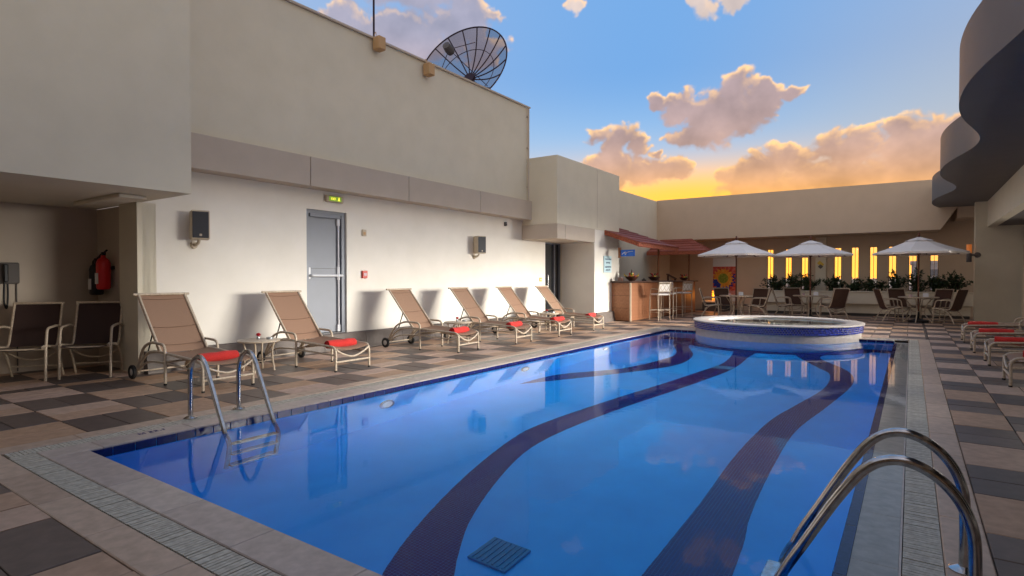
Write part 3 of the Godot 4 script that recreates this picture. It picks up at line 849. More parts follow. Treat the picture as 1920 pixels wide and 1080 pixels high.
func right_building() -> void:
	var b := thing("wavy_canopy", "dark grey canopy with a scalloped wavy edge along the right side", "canopy")
	var n := 150
	var f := Mb.new()
	var so := Mb.new()
	var tp := Mb.new()
	var zat := func(i: int) -> float: return 4.0 - 26.2 * i / n
	var nor := func(z: float) -> Vector3:
		var d: float = (canopy_x(z + 0.01) - canopy_x(z - 0.01)) / 0.02
		return V(-1, 0, d).normalized()
	for i in n:
		var z0: float = zat.call(i)
		var z1: float = zat.call(i + 1)
		var x0 := canopy_x(z0)
		var x1 := canopy_x(z1)
		var n0: Vector3 = nor.call(z0)
		var n1: Vector3 = nor.call(z1)
		f.face([V(x0, 3.43, z0), V(x0, 4.12, z0), V(x1, 4.12, z1), V(x1, 3.43, z1)], [n0, n0, n1, n1])
		var i0 := V(x0, 0, z0) - n0 * 0.14
		var i1 := V(x1, 0, z1) - n1 * 0.14
		f.flat([V(x0, 4.12, z0), V(x1, 4.12, z1), i1 + V(0, 4.12, 0), i0 + V(0, 4.12, 0)], Vector3.UP)
		f.face([i0 + V(0, 3.43, 0), i0 + V(0, 4.12, 0), i1 + V(0, 4.12, 0), i1 + V(0, 3.43, 0)], [-n0, -n0, -n1, -n1])
		so.flat([V(x0, 3.43, z0), V(x1, 3.43, z1), V(1.75, 3.43, z1), V(1.75, 3.43, z0)], Vector3.DOWN)
		tp.flat([i0 + V(0, 3.75, 0), i1 + V(0, 3.75, 0), V(4.2, 3.75, z1), V(4.2, 3.75, z0)], Vector3.UP)
	put(f, "wavy_fascia", M.canopy_grey, b)
	put(so, "soffit", M.canopy_grey, b)
	put(tp, "roof", M.canopy_grey, b)
	put(span(1.75, 1.95, 2.71, 3.70, -21.0, 4.0), "drop_beam", M.cream_plaster, b)
	put(span(1.95, 4.2, 2.73, 2.9, -21.0, 4.0), "inner_ceiling", M.canopy_grey, b)
	put(span(1.48, 2.52, 0.0, 3.44, -21.3, -21.0, 0.01), "end_pier", M.cream_plaster, b)
	put(span(2.52, 4.2, 2.2, 3.44, -21.28, -21.02), "end_lintel", M.cream_plaster, b)
	# glazed front set back under the canopy
	put(span(3.2, 3.4, 0.0, 0.35, -21.0, 4.0), "sill_wall", M.cream_plaster, b)
	put(span(3.2, 3.4, 2.35, 2.73, -21.0, 4.0), "head_wall", M.cream_plaster, b)
	for i in 9:
		var z := 4.0 - i * 3.125
		put(span(3.2, 3.4, 0.35, 2.35, z - 0.2, z + 0.2) if i > 0 and i < 8 else span(3.2, 3.4, 0.35, 2.35, z - 0.2 if i == 0 else z, z if i == 0 else z + 0.2), "pier", M.cream_plaster, b)
		if i < 8:
			var win := put(span(3.29, 3.31, 0.35, 2.35, z - 2.925, z - 0.2), "window", M.dark_glass, b)
			put(span(3.26, 3.34, 0.35, 2.35, z - 1.60, z - 1.53), "mullion", M.frame_bronze, win)

func far_town() -> void:
	var g := put(span(-2500, 2500, -41, -40, -4200, 600), "ground", M.city_ground)
	g.set_meta("kind", "structure")
	for d in [[-15.0, -150.0, 16.0, 36.5, "pale office block seen low through the slit windows, left one"], [10.0, -190.0, 20.0, 45.0, "pale tall block seen through the middle slit windows"], [-62.0, -230.0, 22.0, 38.0, "pale distant block behind the wall towards the bar"]]:
		var t := thing("distant_building", d[4], "building", V(d[0], -40, d[1]), 0.0, "town buildings beyond the terrace")
		put(bx(V(0, d[3] / 2, 0), V(d[2], d[3], 14)), "wall", M.far_wall, t)
		put(bx(V(0, d[3] + 0.4, 0), V(d[2] + 0.6, 0.8, 14.6)), "parapet", M.far_wall, t)
		for r in 3:
			for c in 6:
				put(bx(V(-d[2] / 2 + d[2] * (c + 0.5) / 6, d[3] - 2.2 - r * 3.4, 7.02), V(d[2] / 9, 1.6, 0.1)), "window", M.far_glass, t)

func added_shelter() -> void:
	# added, unseen roof behind the camera: darkens ladder reflections and shades the near deck
	var t := thing("added_shelter", "added cream flat-roofed shelter, unseen, shading the near end of the pool", "shelter")
	put(span(-7.0, 4.2, 2.6, 3.1, 0.9, 4.6), "roof", M.cream_plaster, t)
	put(span(-7.0, 4.2, 0.0, 2.6, 4.4, 4.6), "rear_wall", M.cream_plaster, t)
	for x in [-6.7, -3.2, 0.4]: put(bx(V(x, 1.3, 1.2), V(0.3, 2.6, 0.3), 0.01), "post", M.cream_plaster, t)

# ---------- furniture ----------
func sheet(f: Callable, th: Vector3, nu: int, nv: int) -> Mb:
	# cloth with a little thickness: the sheet, the same sheet set back, and its hems
	var m := Mb.new().grid(f, nu, nv)
	var b := Mb.new().grid(func(s, t): return f.call(1.0 - s, t) - th, nu, nv)
	var k := m.v.size()
	m.v.append_array(b.v); m.n.append_array(b.n); m.u.append_array(b.u)
	for i in b.ix: m.ix.append(i + k)
	for e in [0.0, 1.0]:
		for j in nv:
			var p: Vector3 = f.call(e, float(j) / nv)
			var q: Vector3 = f.call(e, float(j + 1) / nv)
			m.flat([p, q, q - th, p - th], p - f.call(0.5, float(j) / nv))
		for j in nu:
			var p: Vector3 = f.call(float(j) / nu, e)
			var q: Vector3 = f.call(float(j + 1) / nu, e)
			m.flat([p, q, q - th, p - th], p - f.call(float(j) / nu, 0.5))
	return m

func make_lounger(label: String, group: String, tone: int) -> Node3D:
	# foot end at the origin, head towards local -x
	var t := thing("sun_lounger", label, "sun lounger", Vector3.ZERO, 0.0, group)
	var W := 0.29
	for s in [-1.0, 1.0]:
		var z: float = s * W
		put(Mb.new().tube(fillet([V(0, 0.0, z), V(0, 0.33, z), V(-1.0, 0.375, z), V(-1.28, 0.355, z), V(-1.44, 0.26, z), V(-1.58, 0.11, z)], 0.09), 0.0165, 8), "side_rail", M.frame_cream, t)
		put(Mb.new().tube(fillet([V(-0.01, 0.22, z), V(-0.95, 0.255, z), V(-1.28, 0.24, z), V(-1.45, 0.18, z), V(-1.59, 0.095, z)], 0.1), 0.0125, 6), "lower_rail", M.frame_cream, t)
		put(Mb.new().tube(fillet([V(-0.82, 0.0, z + s * 0.02), V(-0.82, 0.47, z + s * 0.02), V(-1.16, 0.485, z + s * 0.02), V(-1.36, 0.42, z + s * 0.02), V(-1.50, 0.26, z + s * 0.01), V(-1.59, 0.11, z)], 0.085), 0.0165, 8), "armrest", M.frame_cream, t)
		put(Mb.new().tube([V(-1.00, 0.37, z * 0.95), V(-1.30, 0.715, z * 0.95), V(-1.58, 1.045, z * 0.95)], 0.0155, 8), "back_frame", M.frame_cream, t)
		put(Mb.new().tube([V(-1.27, 0.66, z * 0.8), V(-1.36, 0.36, z * 0.9)], 0.009, 6), "back_stay", M.black_metal, t)
		for x in [0.0, -0.82]: put(Mb.new().lathe(V(x, 0, z + (s * 0.02 if x < -0.1 else 0.0)), [Vector2(0, 0), Vector2(0.019, 0), Vector2(0.019, 0.02)], 8), "foot_cap", M.rubber, t)
		var wh := put(Mb.new().lathe(V(-1.60, 0.088, z + s * 0.055), [Vector2(0.045, -0.016), Vector2(0.076, -0.022), Vector2(0.087, -0.012), Vector2(0.087, 0.012), Vector2(0.076, 0.022), Vector2(0.045, 0.016)], 20, Basis(V(1, 0, 0), PI / 2)), "wheel", M.rubber, t)
		put(Mb.new().lathe(V(-1.60, 0.088, z + s * 0.055), [Vector2(0, -0.019), Vector2(0.02, -0.019), Vector2(0.048, -0.010), Vector2(0.048, 0.010), Vector2(0.02, 0.019), Vector2(0, 0.019)], 16, Basis(V(1, 0, 0), PI / 2)), "hub", M.wheel_hub, wh)
	put(Mb.new().tube([V(-1.60, 0.088, -W - 0.05), V(-1.60, 0.088, W + 0.05)], 0.011, 6), "axle", M.frame_cream, t)
	put(Mb.new().tube([V(0, 0.13, -W), V(0, 0.13, W)], 0.014, 6), "foot_bar", M.frame_cream, t)
	put(Mb.new().tube(curve([V(0, 0.30, -W), V(0, 0.235, -W * 0.62), V(0, 0.185, 0), V(0, 0.235, W * 0.62), V(0, 0.30, W)], 4), 0.014, 6), "curved_bar", M.frame_cream, t)
	put(Mb.new().tube([V(-0.82, 0.27, -W), V(-0.82, 0.27, W)], 0.013, 6), "cross_bar", M.frame_cream, t)
	put(Mb.new().tube([V(-1.585, 1.05, -W - 0.045), V(-1.585, 1.05, W + 0.045)], 0.016, 8), "head_bar", M.frame_cream, t)
	var cloth: Material = M["sling_tan_%d" % tone]
	put(sheet(func(a, b): return V(-0.02 - 1.0 * b, 0.345 + 0.035 * b - 0.055 * sin(PI * a) * (0.6 + 0.4 * sin(PI * b)) - 0.03 * exp(-b * 18.0), lerpf(W - 0.012, -W + 0.012, a)), V(0, 0.005, 0), 8, 12), "seat_sling", cloth, t)
	var bk := put(sheet(func(a, b): return V(-1.02 - 0.57 * b - 0.02 * sin(PI * a) * (1.0 - 0.5 * b), 0.375 + 0.68 * b - 0.018 * sin(PI * a), lerpf(W + 0.008, -W - 0.008, a)), V(-0.004, 0.003, 0), 8, 10), "back_sling", cloth, t)
	for q in [0.1, 0.40, 0.9]:
		put(Mb.new().tube(curve([V(-1.012 - 0.57 * q, 0.385 + 0.68 * q, -W), V(-1.012 - 0.57 * q - 0.02, 0.385 + 0.68 * q - 0.02 + 0.004, 0), V(-1.012 - 0.57 * q, 0.385 + 0.68 * q, W)], 4), 0.004, 5), "seam", M.sling_seam, bk)
	return t

func towel(label: String, at: Vector3, turn: float, m: Material, group: String) -> void:
	var t := thing("rolled_towel", label, "towel", at, turn, group)
	var roll := Mb.new().grid(func(a, b):
		var an: float = TAU * a
		var wob := 0.0025 * sin(b * 9.0 + an * 2.0 + at.z * 3.0) + 0.0018 * sin(b * 17.0 + at.z * 7.0 + an)
		var rr: float = (0.061 + wob) * (1.0 - 0.10 * pow(absf(b * 2.0 - 1.0), 8.0))
		return V(cos(an) * rr * 1.12, sin(an) * rr * 0.92, (b - 0.5) * 0.45), 20, 18)
	put(roll, "roll", m, t)
	for e in [-1.0, 1.0]:
		var sp := []
		for i in 44:
			var a := i * 0.43
			var r := 0.006 + 0.045 * i / 44.0
			sp.append(V(cos(a) * r * 1.12, sin(a) * r * 0.92, e * 0.221))
		put(Mb.new().tube(sp, 0.0058, 5), "spiral_end", m, t)
	put(bx(V(0.058, -0.012, 0), V(0.012, 0.02, 0.40), 0.004), "loose_edge", m, t)

func side_table(label: String, at: Vector3) -> void:
	var t := thing("side_table", label, "table", at, 0.0, "round side tables between the loungers")
	put(Mb.new().lathe(Vector3.ZERO, [Vector2(0, 0.395), Vector2(0.255, 0.395), Vector2(0.27, 0.402), Vector2(0.27, 0.415), Vector2(0.26, 0.422), Vector2(0, 0.422)], 32), "top", M.frame_cream, t)
	for k in 4:
		var a := PI / 4 + k * PI / 2
		put(Mb.new().tube(curve([V(cos(a) * 0.2, 0.395, sin(a) * 0.2), V(cos(a) * 0.17, 0.25, sin(a) * 0.17), V(cos(a) * 0.2, 0.0, sin(a) * 0.2)], 3), 0.013, 7), "leg", M.frame_cream, t)
	put(Mb.new().lathe(V(0, 0.14, 0), [Vector2(0.165, 0.0), Vector2(0.178, 0.006), Vector2(0.165, 0.012)], 20), "ring", M.frame_cream, t)

func blossom(label: String, at: Vector3) -> void:
	var t := thing("table_flower", label, "flower", at, 0.0, "red blossoms on the side tables")
	var m := Mb.new()
	for k in 14:
		var a := k * 2.4
		var up := 0.2 + 0.06 * k
		var d := V(cos(a) * cos(up), sin(up), sin(a) * cos(up))
		var sd := V(-sin(a), 0, cos(a))
		var c := V(0, 0.045, 0)
		m.flat([c, c + d * 0.03 + sd * 0.018, c + d * 0.045, c + d * 0.03 - sd * 0.018])
		m.flat([c + V(0, 0.004, 0), c + d * 0.024 + sd * 0.014 + V(0, 0.012, 0), c + d * 0.034 + V(0, 0.016, 0), c + d * 0.024 - sd * 0.014 + V(0, 0.012, 0)])
	m.lathe(V(0, 0.04, 0), [Vector2(0, 0.0), Vector2(0.018, 0.006), Vector2(0.022, 0.02), Vector2(0, 0.036)], 10)
	put(m, "petals", M.petal, t)
	put(Mb.new().lathe(Vector3.ZERO, [Vector2(0.02, 0), Vector2(0.024, 0.008), Vector2(0.016, 0.04), Vector2(0.013, 0.04)], 12), "vase", M.glass_dish, t)

func ashtray(label: String, at: Vector3) -> void:
	var o := put(Mb.new().lathe(Vector3.ZERO, [Vector2(0, 0.008), Vector2(0.03, 0.008), Vector2(0.036, 0.026), Vector2(0.042, 0.026), Vector2(0.044, 0.0), Vector2(0, 0.0)], 20), "ashtray", M.glass_dish)
	o.position = at
	tag(o, label, "ashtray", "ashtrays on the side tables")

func make_chair(called: String, label: String, group: String, cloth: Material) -> Node3D:
	# sling armchair, faces local +x, origin at floor centre
	var t := thing(called, label, "chair", Vector3.ZERO, 0.0, group)
	var W := 0.27
	for s in [-1.0, 1.0]:
		var z: float = s * W
		put(Mb.new().tube(fillet([V(0.24, 0.0, z), V(0.22, 0.40, z), V(0.17, 0.64, z), V(-0.12, 0.655, z), V(-0.27, 0.62, z)], 0.06), 0.0155, 7), "arm_leg", M.frame_cream, t)
		put(Mb.new().tube(fillet([V(-0.30, 0.0, z), V(-0.20, 0.22, z), V(-0.06, 0.385, z), V(0.20, 0.425, z)], 0.10), 0.0155, 7), "rear_leg", M.frame_cream, t)
		put(Mb.new().tube(fillet([V(0.27, 0.415, z * 0.94), V(0.22, 0.43, z * 0.94), V(-0.17, 0.385, z * 0.94), V(-0.235, 0.55, z * 0.94), V(-0.355, 0.93, z * 0.94)], 0.07), 0.0145, 7), "sling_rail", M.frame_cream, t)
	put(Mb.new().tube(curve([V(-0.26, 0.13, -W), V(-0.26, 0.13, 0), V(-0.26, 0.13, W)], 2), 0.012, 6), "stretcher", M.frame_cream, t)
	put(Mb.new().tube(curve([V(-0.16, 0.33, -W), V(-0.17, 0.245, -W * 0.5), V(-0.17, 0.22, 0), V(-0.17, 0.245, W * 0.5), V(-0.16, 0.33, W)], 3), 0.012, 6), "curved_bar", M.frame_cream, t)
	put(Mb.new().tube([V(0.225, 0.39, -W), V(0.225, 0.39, W)], 0.013, 6), "front_bar", M.frame_cream, t)
	put(Mb.new().tube([V(-0.355, 0.93, -W), V(-0.355, 0.93, W)], 0.015, 7), "head_bar", M.frame_cream, t)
	put(sheet(func(a, b): return V(0.26 - 0.42 * b, 0.42 - 0.04 * b - 0.035 * sin(PI * a) - 0.012 * exp(-b * 15.0), lerpf(W - 0.02, -W + 0.02, a)), V(0, 0.005, 0), 6, 6), "seat_sling", cloth, t)
	put(sheet(func(a, b): return V(-0.175 - 0.185 * b - 0.03 * sin(PI * a), 0.39 + 0.55 * b, lerpf(W - 0.01, -W + 0.01, a)), V(0.005, 0, 0), 6, 6), "back_sling", cloth, t)
	return t

func make_parasol(label: String) -> Node3D:
	var t := thing("parasol", label, "parasol", Vector3.ZERO, 0.0, "white parasols over the cafe tables")
	put(Mb.new().lathe(Vector3.ZERO, [Vector2(0, 0.0), Vector2(0.25, 0.0), Vector2(0.25, 0.05), Vector2(0.10, 0.09), Vector2(0.035, 0.11), Vector2(0.035, 0.32), Vector2(0.028, 0.32)], 24), "base", M.black_metal, t)
	put(Mb.new().tube([V(0, 0.1, 0), V(0, 2.50, 0)], 0.022, 10), "pole", M.pole_wood, t)
	put(Mb.new().lathe(V(0, 2.47, 0), [Vector2(0.03, 0.0), Vector2(0.035, 0.02), Vector2(0.02, 0.035), Vector2(0.03, 0.06), Vector2(0.02, 0.09), Vector2(0, 0.1)], 12), "finial", M.pole_wood, t)
	put(Mb.new().lathe(V(0, 1.93, 0), [Vector2(0.022, 0.0), Vector2(0.05, 0.0), Vector2(0.05, 0.07), Vector2(0.022, 0.07)], 12), "hub", M.pole_wood, t)
	var can := Mb.new()
	var R := 1.16
	var cz := Vector3(0, 2.455, 0)
	for k in 8:
		var a0 := TAU * (k + 0.5) / 8
		var a1 := TAU * (k + 1.5) / 8
		var d0 := V(cos(a0), 0, sin(a0))
		var d1 := V(cos(a1), 0, sin(a1))
		# panel: from the vent opening to the eave, with a slight sag between ribs and along them
		can.grid(func(s, q):
			var r: float = lerpf(0.2, 1.0, q)
			var d: Vector3 = d0.lerp(d1, s)
			var y: float = 1.99 + 0.47 * (1.0 - r) - 0.05 * sin(PI * r) * 0.6 + 0.006 * (1.0 - pow(2.0 * s - 1.0, 2.0)) * -1.0 * r
			return d * (R * r * (1.0 - 0.012 * sin(PI * s) * q)) + V(0, y, 0), 6, 8)
		can.grid(func(s, q):
			var d: Vector3 = d0.lerp(d1, s) * (1.0 - 0.012 * sin(PI * s))
			return d * R + V(0, 1.99 - 0.006 * (1.0 - pow(2.0 * s - 1.0, 2.0)) - 0.055 * q, 0), 6, 1)
		var rb := put(Mb.new().bar(V(0, 2.34, 0) + d0 * 0.04, V(0, 1.955, 0) + d0 * (R - 0.02), 0.022, 0.016), "rib", M.pole_wood, t)
		put(Mb.new().bar(V(0, 1.97, 0) + d0 * 0.05, V(0, 2.12, 0) + d0 * 0.62, 0.018, 0.014), "strut", M.pole_wood, rb)
	put(can, "canopy", M.canvas, t)
	var vent := Mb.new()
	for k in 8:
		var a0 := TAU * (k + 0.5) / 8
		var a1 := TAU * (k + 1.5) / 8
		var d0 := V(cos(a0), 0, sin(a0))
		var d1 := V(cos(a1), 0, sin(a1))
		vent.grid(func(s, q): return d0.lerp(d1, s) * (0.35 * q) + V(0, 2.445 - 0.118 * q - 0.012 * sin(PI * s) * q, 0), 4, 3)
	put(vent, "vent_cap", M.canvas, t)
	return t

func make_table(label: String) -> Node3D:
	var t := thing("cafe_table", label, "table", Vector3.ZERO, 0.0, "round cafe tables under the parasols")
	put(Mb.new().lathe(Vector3.ZERO, [Vector2(0.03, 0.695), Vector2(0.47, 0.695), Vector2(0.49, 0.703), Vector2(0.49, 0.718), Vector2(0.475, 0.728), Vector2(0.03, 0.728)], 36), "top", M.frame_cream, t)
	for k in 4:
		var a := PI / 4 + k * PI / 2
		put(Mb.new().tube(curve([V(cos(a) * 0.34, 0.695, sin(a) * 0.34), V(cos(a) * 0.18, 0.45, sin(a) * 0.18), V(cos(a) * 0.17, 0.22, sin(a) * 0.17), V(cos(a) * 0.34, 0.0, sin(a) * 0.34)], 5), 0.016, 7), "leg", M.frame_cream, t)
	put(Mb.new().lathe(V(0, 0.3, 0), [Vector2(0.15, 0.0), Vector2(0.165, 0.008), Vector2(0.15, 0.016)], 20), "ring", M.frame_cream, t)
	return t

func make_stool(label: String) -> Node3D:
	# faces local +x
	var t := thing("bar_stool", label, "stool", Vector3.ZERO, 0.0, "high stools along the bar")
	var W := 0.21
	for s in [-1.0, 1.0]:
		put(Mb.new().tube([V(0.2, 0.0, s * W), V(0.18, 0.76, s * W)], 0.014, 7), "front_leg", M.frame_cream, t)
		put(Mb.new().tube(fillet([V(-0.22, 0.0, s * W), V(-0.20, 0.74, s * W), V(-0.26, 1.13, s * W)], 0.1), 0.015, 7), "rear_leg", M.frame_cream, t)
		put(Mb.new().tube(fillet([V(-0.23, 0.93, s * W), V(0.10, 0.95, s * (W + 0.03)), V(0.17, 0.76, s * W)], 0.06), 0.013, 7), "arm", M.frame_cream, t)
		put(Mb.new().tube([V(-0.215, 0.24, s * W), V(0.195, 0.24, s * W)], 0.011, 6), "foot_rail", M.frame_cream, t)
	put(Mb.new().tube([V(-0.215, 0.32, -W), V(-0.215, 0.32, W)], 0.011, 6), "foot_rail", M.frame_cream, t)
	put(Mb.new().tube([V(0.195, 0.30, -W), V(0.195, 0.30, W)], 0.013, 6), "foot_rail", M.frame_cream, t)
	put(Mb.new().box(V(-0.01, 0.775, 0), V(0.42, 0.05, 0.42), 0.018), "seat", M.canvas, t)
	put(Mb.new().tube([V(-0.26, 1.13, -W), V(-0.26, 1.13, W)], 0.015, 7), "top_rail", M.frame_cream, t)
	put(Mb.new().tube([V(-0.252, 1.085, -W), V(-0.252, 1.085, W)], 0.009, 6), "back_rail", M.frame_cream, t)
	put(Mb.new().tube([V(-0.222, 0.86, -W), V(-0.222, 0.86, W)], 0.011, 6), "back_rail", M.frame_cream, t)
	for k in 3:
		var z0 := -W + k * 0.14
		for q in [0, 1]: put(Mb.new().tube([V(-0.224, 0.865, z0 + q * 0.14), V(-0.25, 1.085, z0 + (1 - q) * 0.14)], 0.008, 5), "lattice", M.frame_cream, t)
	put(Mb.new().box(V(-0.236, 0.975, 0), V(0.006, 0.21, 0.38), 0.002, Basis(V(0, 0, 1), 0.12)), "back_panel", M.canvas, t)
	return t

func ladder(label: String, at: Vector3, turn: float, z2: float, wide: bool) -> void:
	# local +x points to the water, deck sockets at the origin side; rails at z = 0 and z2
	var t := thing("pool_ladder", label, "pool ladder", at, turn, "stainless pool ladders")
	var prof := [[0, 0.0], [0, 0.2], [0.005, 0.38], [0.055, 0.51], [0.16, 0.565], [0.255, 0.52], [0.34, 0.38], [0.47, 0.14], [0.58, -0.06], [0.64, -0.24], [0.63, -0.42], [0.59, -0.66]]
	if wide: prof = [[0, 0.0], [0, 0.2], [0.008, 0.34], [0.05, 0.45], [0.13, 0.53], [0.232, 0.56], [0.33, 0.515], [0.425, 0.385], [0.54, 0.18], [0.655, -0.04], [0.71, -0.24], [0.70, -0.42], [0.65, -0.66]]
	for z in [0.0, z2]:
		var rail := []
		for p in prof: rail.append(V(p[0], p[1], z))
		put(Mb.new().tube(curve(rail, 7), 0.0205, 12), "handrail", M.steel, t)
		put(Mb.new().lathe(V(0, 0, z), [Vector2(0.055, 0.003), Vector2(0.055, 0.008), Vector2(0.03, 0.022), Vector2(0.021, 0.024)], 20), "flange", M.steel, t)
	for k in 3:
		var y := -0.24 - 0.19 * k
		put(bx(V((0.735 if wide else 0.645) - 0.02 * k, y, z2 / 2), V(0.085, 0.024, absf(z2) - 0.03), 0.006), "tread", M.steel, t)

func wall_speaker(label: String, at: Vector3) -> void:
	var t := thing("wall_speaker", label, "loudspeaker", at, 0.0, "loudspeakers on the white wall")
	var bs := Basis(V(0, 1, 0), -0.35)
	put(Mb.new().box(V(0.17, 0.0, 0), V(0.20, 0.40, 0.23), 0.012, bs), "cabinet", M.beige_plastic, t)
	var g := put(Mb.new().box(V(0.17, 0, 0) + bs * V(0.103, 0, 0), V(0.012, 0.36, 0.20), 0.004, bs), "grille", M.speaker_grille, t)
	put(Mb.new().box(V(0.17, 0, 0) + bs * V(0.11, -0.14, 0.0), V(0.004, 0.03, 0.03), 0.0, bs), "badge", M.beige_plastic, g)
	put(Mb.new().tube(curve([V(0.0, -0.26, 0.0), V(0.06, -0.27, 0), V(0.13, -0.24, 0), V(0.15, -0.19, 0)], 4), 0.022, 8), "bracket", M.beige_plastic, t)
	put(Mb.new().lathe(V(0.0, -0.27, 0), [Vector2(0, 0.02), Vector2(0.05, 0.016), Vector2(0.055, 0.0)], 14, Basis(V(0, 0, 1), -PI / 2)), "wall_plate", M.beige_plastic, t)
	put(Mb.new().tube(curve([V(0.06, -0.19, 0.06), V(0.07, -0.28, 0.05), V(0.03, -0.32, 0.02), V(0.008, -0.28, 0.03)], 4), 0.005, 5), "cable", M.beige_plastic, t)

func shrub(label: String, at: Vector3, w: float, h: float, sd: int) -> void:
	var r := RandomNumberGenerator.new()
	r.seed = sd
	var t := thing("planter_shrub", label, "shrub", at, 0.0, "dark leafy shrubs in the bench planter")
	var st := Mb.new()
	var lv := [Mb.new(), Mb.new()]
	for k in 16:
		var a := r.randf() * TAU
		var sp := r.randf_range(0.15, 1.0)
		var tip := V(cos(a) * w * sp, h * r.randf_range(0.55, 1.12) * (1.15 - 0.45 * sp), sin(a) * 0.26 * sp)
		var pth := curve([V(cos(a) * 0.05, 0, sin(a) * 0.05), tip * 0.5 + V(0, h * 0.14, 0), tip], 4)
		st.tube(pth, 0.007, 5)
		for j in 42:
			var q := r.randf_range(0.1, 1.0)
			var p: Vector3 = pth[int(q * (pth.size() - 1))]
			p += V(r.randf_range(-1, 1), r.randf_range(-1, 1), r.randf_range(-1, 1)) * 0.06
			var d := V(r.randf_range(-1, 1), r.randf_range(-0.5, 0.9), r.randf_range(-1, 1)).normalized()
			var s := d.cross(V(r.randf_range(-1, 1), 1, r.randf_range(-1, 1))).normalized()
			var l := r.randf_range(0.07, 0.13)
			var up := d.cross(s) * l * 0.12
			lv[j % 2].flat([p, p + d * l * 0.45 + s * l * 0.27 + up, p + d * l, p + d * l * 0.45 - s * l * 0.27 + up])
	put(st, "stem", M.stem, t)
	put(lv[0], "foliage", M["leaf_%d" % r.randi_range(0, 1)], t)
	put(lv[1], "foliage", M["leaf_%d" % r.randi_range(2, 3)], t)

# ---------- placing ----------
func loungers() -> void:
	var g := "tan sling loungers along the white wall"
	# [foot x, centre z, turn, tone, what sets it apart]
	var L := [[-6.34, -3.50, 0.0, 0, "nearest the dark alcove, left of the grey door"], [-6.29, -5.22, 0.02, 1, "in front of the grey fire door"], [-6.24, -7.67, 0.06, 0, "third from the alcove, past the fire door"],
		[-6.17, -9.28, 0.05, 2, "fourth from the alcove, below the second loudspeaker"], [-6.2, -10.95, 0.05, 1, "fifth from the alcove, second from the glass entrance"], [-6.24, -12.67, 0.05, 0, "farthest along the wall, in front of the glass entrance"]]
	for i in 6:
		var l: Array = L[i]
		var o := make_lounger("tan sling lounger " + l[4], g, l[3])
		o.position = V(l[0], 0, l[1]); o.rotation.y = l[2]
		var p := o.transform * V(-0.2, 0.352, [0.02, 0.04, 0.0, 0.03, -0.02, 0.02][i])
		towel("rolled red towel on the lounger " + l[4], p, l[2] + [0.05, -0.06, 0.04, 0.02, -0.05, 0.08][i], M.towel_red, "rolled red towels on the left loungers")
	var T := [[V(-7.25, 0, -4.42), "left of the fire door"], [V(-7.15, 0, -8.47), "below the second loudspeaker"], [V(-7.15, 0, -11.80), "nearest the glass entrance"]]
	for q in T:
		side_table("small round cream side table " + q[1], q[0])
		blossom("small red blossom in a vase on the side table " + q[1], q[0] + V(-0.04, 0.422, -0.02))
		ashtray("small grey ashtray on the side table " + q[1], q[0] + V(0.05, 0.422, -0.13))
	# the row on the right, feet towards the pool
	var R := [[0.86, -14.55, "farthest of the right row, by the cream pier"], [0.88, -12.62, "second farthest of the right row"], [0.93, -10.93, "second nearest of the right row"], [0.95, -8.98, "nearest of the right row, partly cut by the frame"]]
	for i in 4:
		var l: Array = R[i]
		var o := make_lounger("sling lounger under the canopy, " + l[2], "loungers under the canopy", 2)
		o.position = V(l[0], 0, l[1]); o.rotation.y = PI
		if i < 3:
			towel("red towel on the canopy lounger, " + l[2], V(l[0] + 0.30, 0.352, l[1] + 0.06), PI / 2 + 0.12 - 0.1 * i, M.towel_red, "rolled red towels on the right loungers")
		else:
			towel("red towel on the canopy lounger, " + l[2], V(l[0] + 0.36, 0.352, l[1] + 0.05), PI / 2 - 0.15, M.towel_red, "rolled red towels on the right loungers")

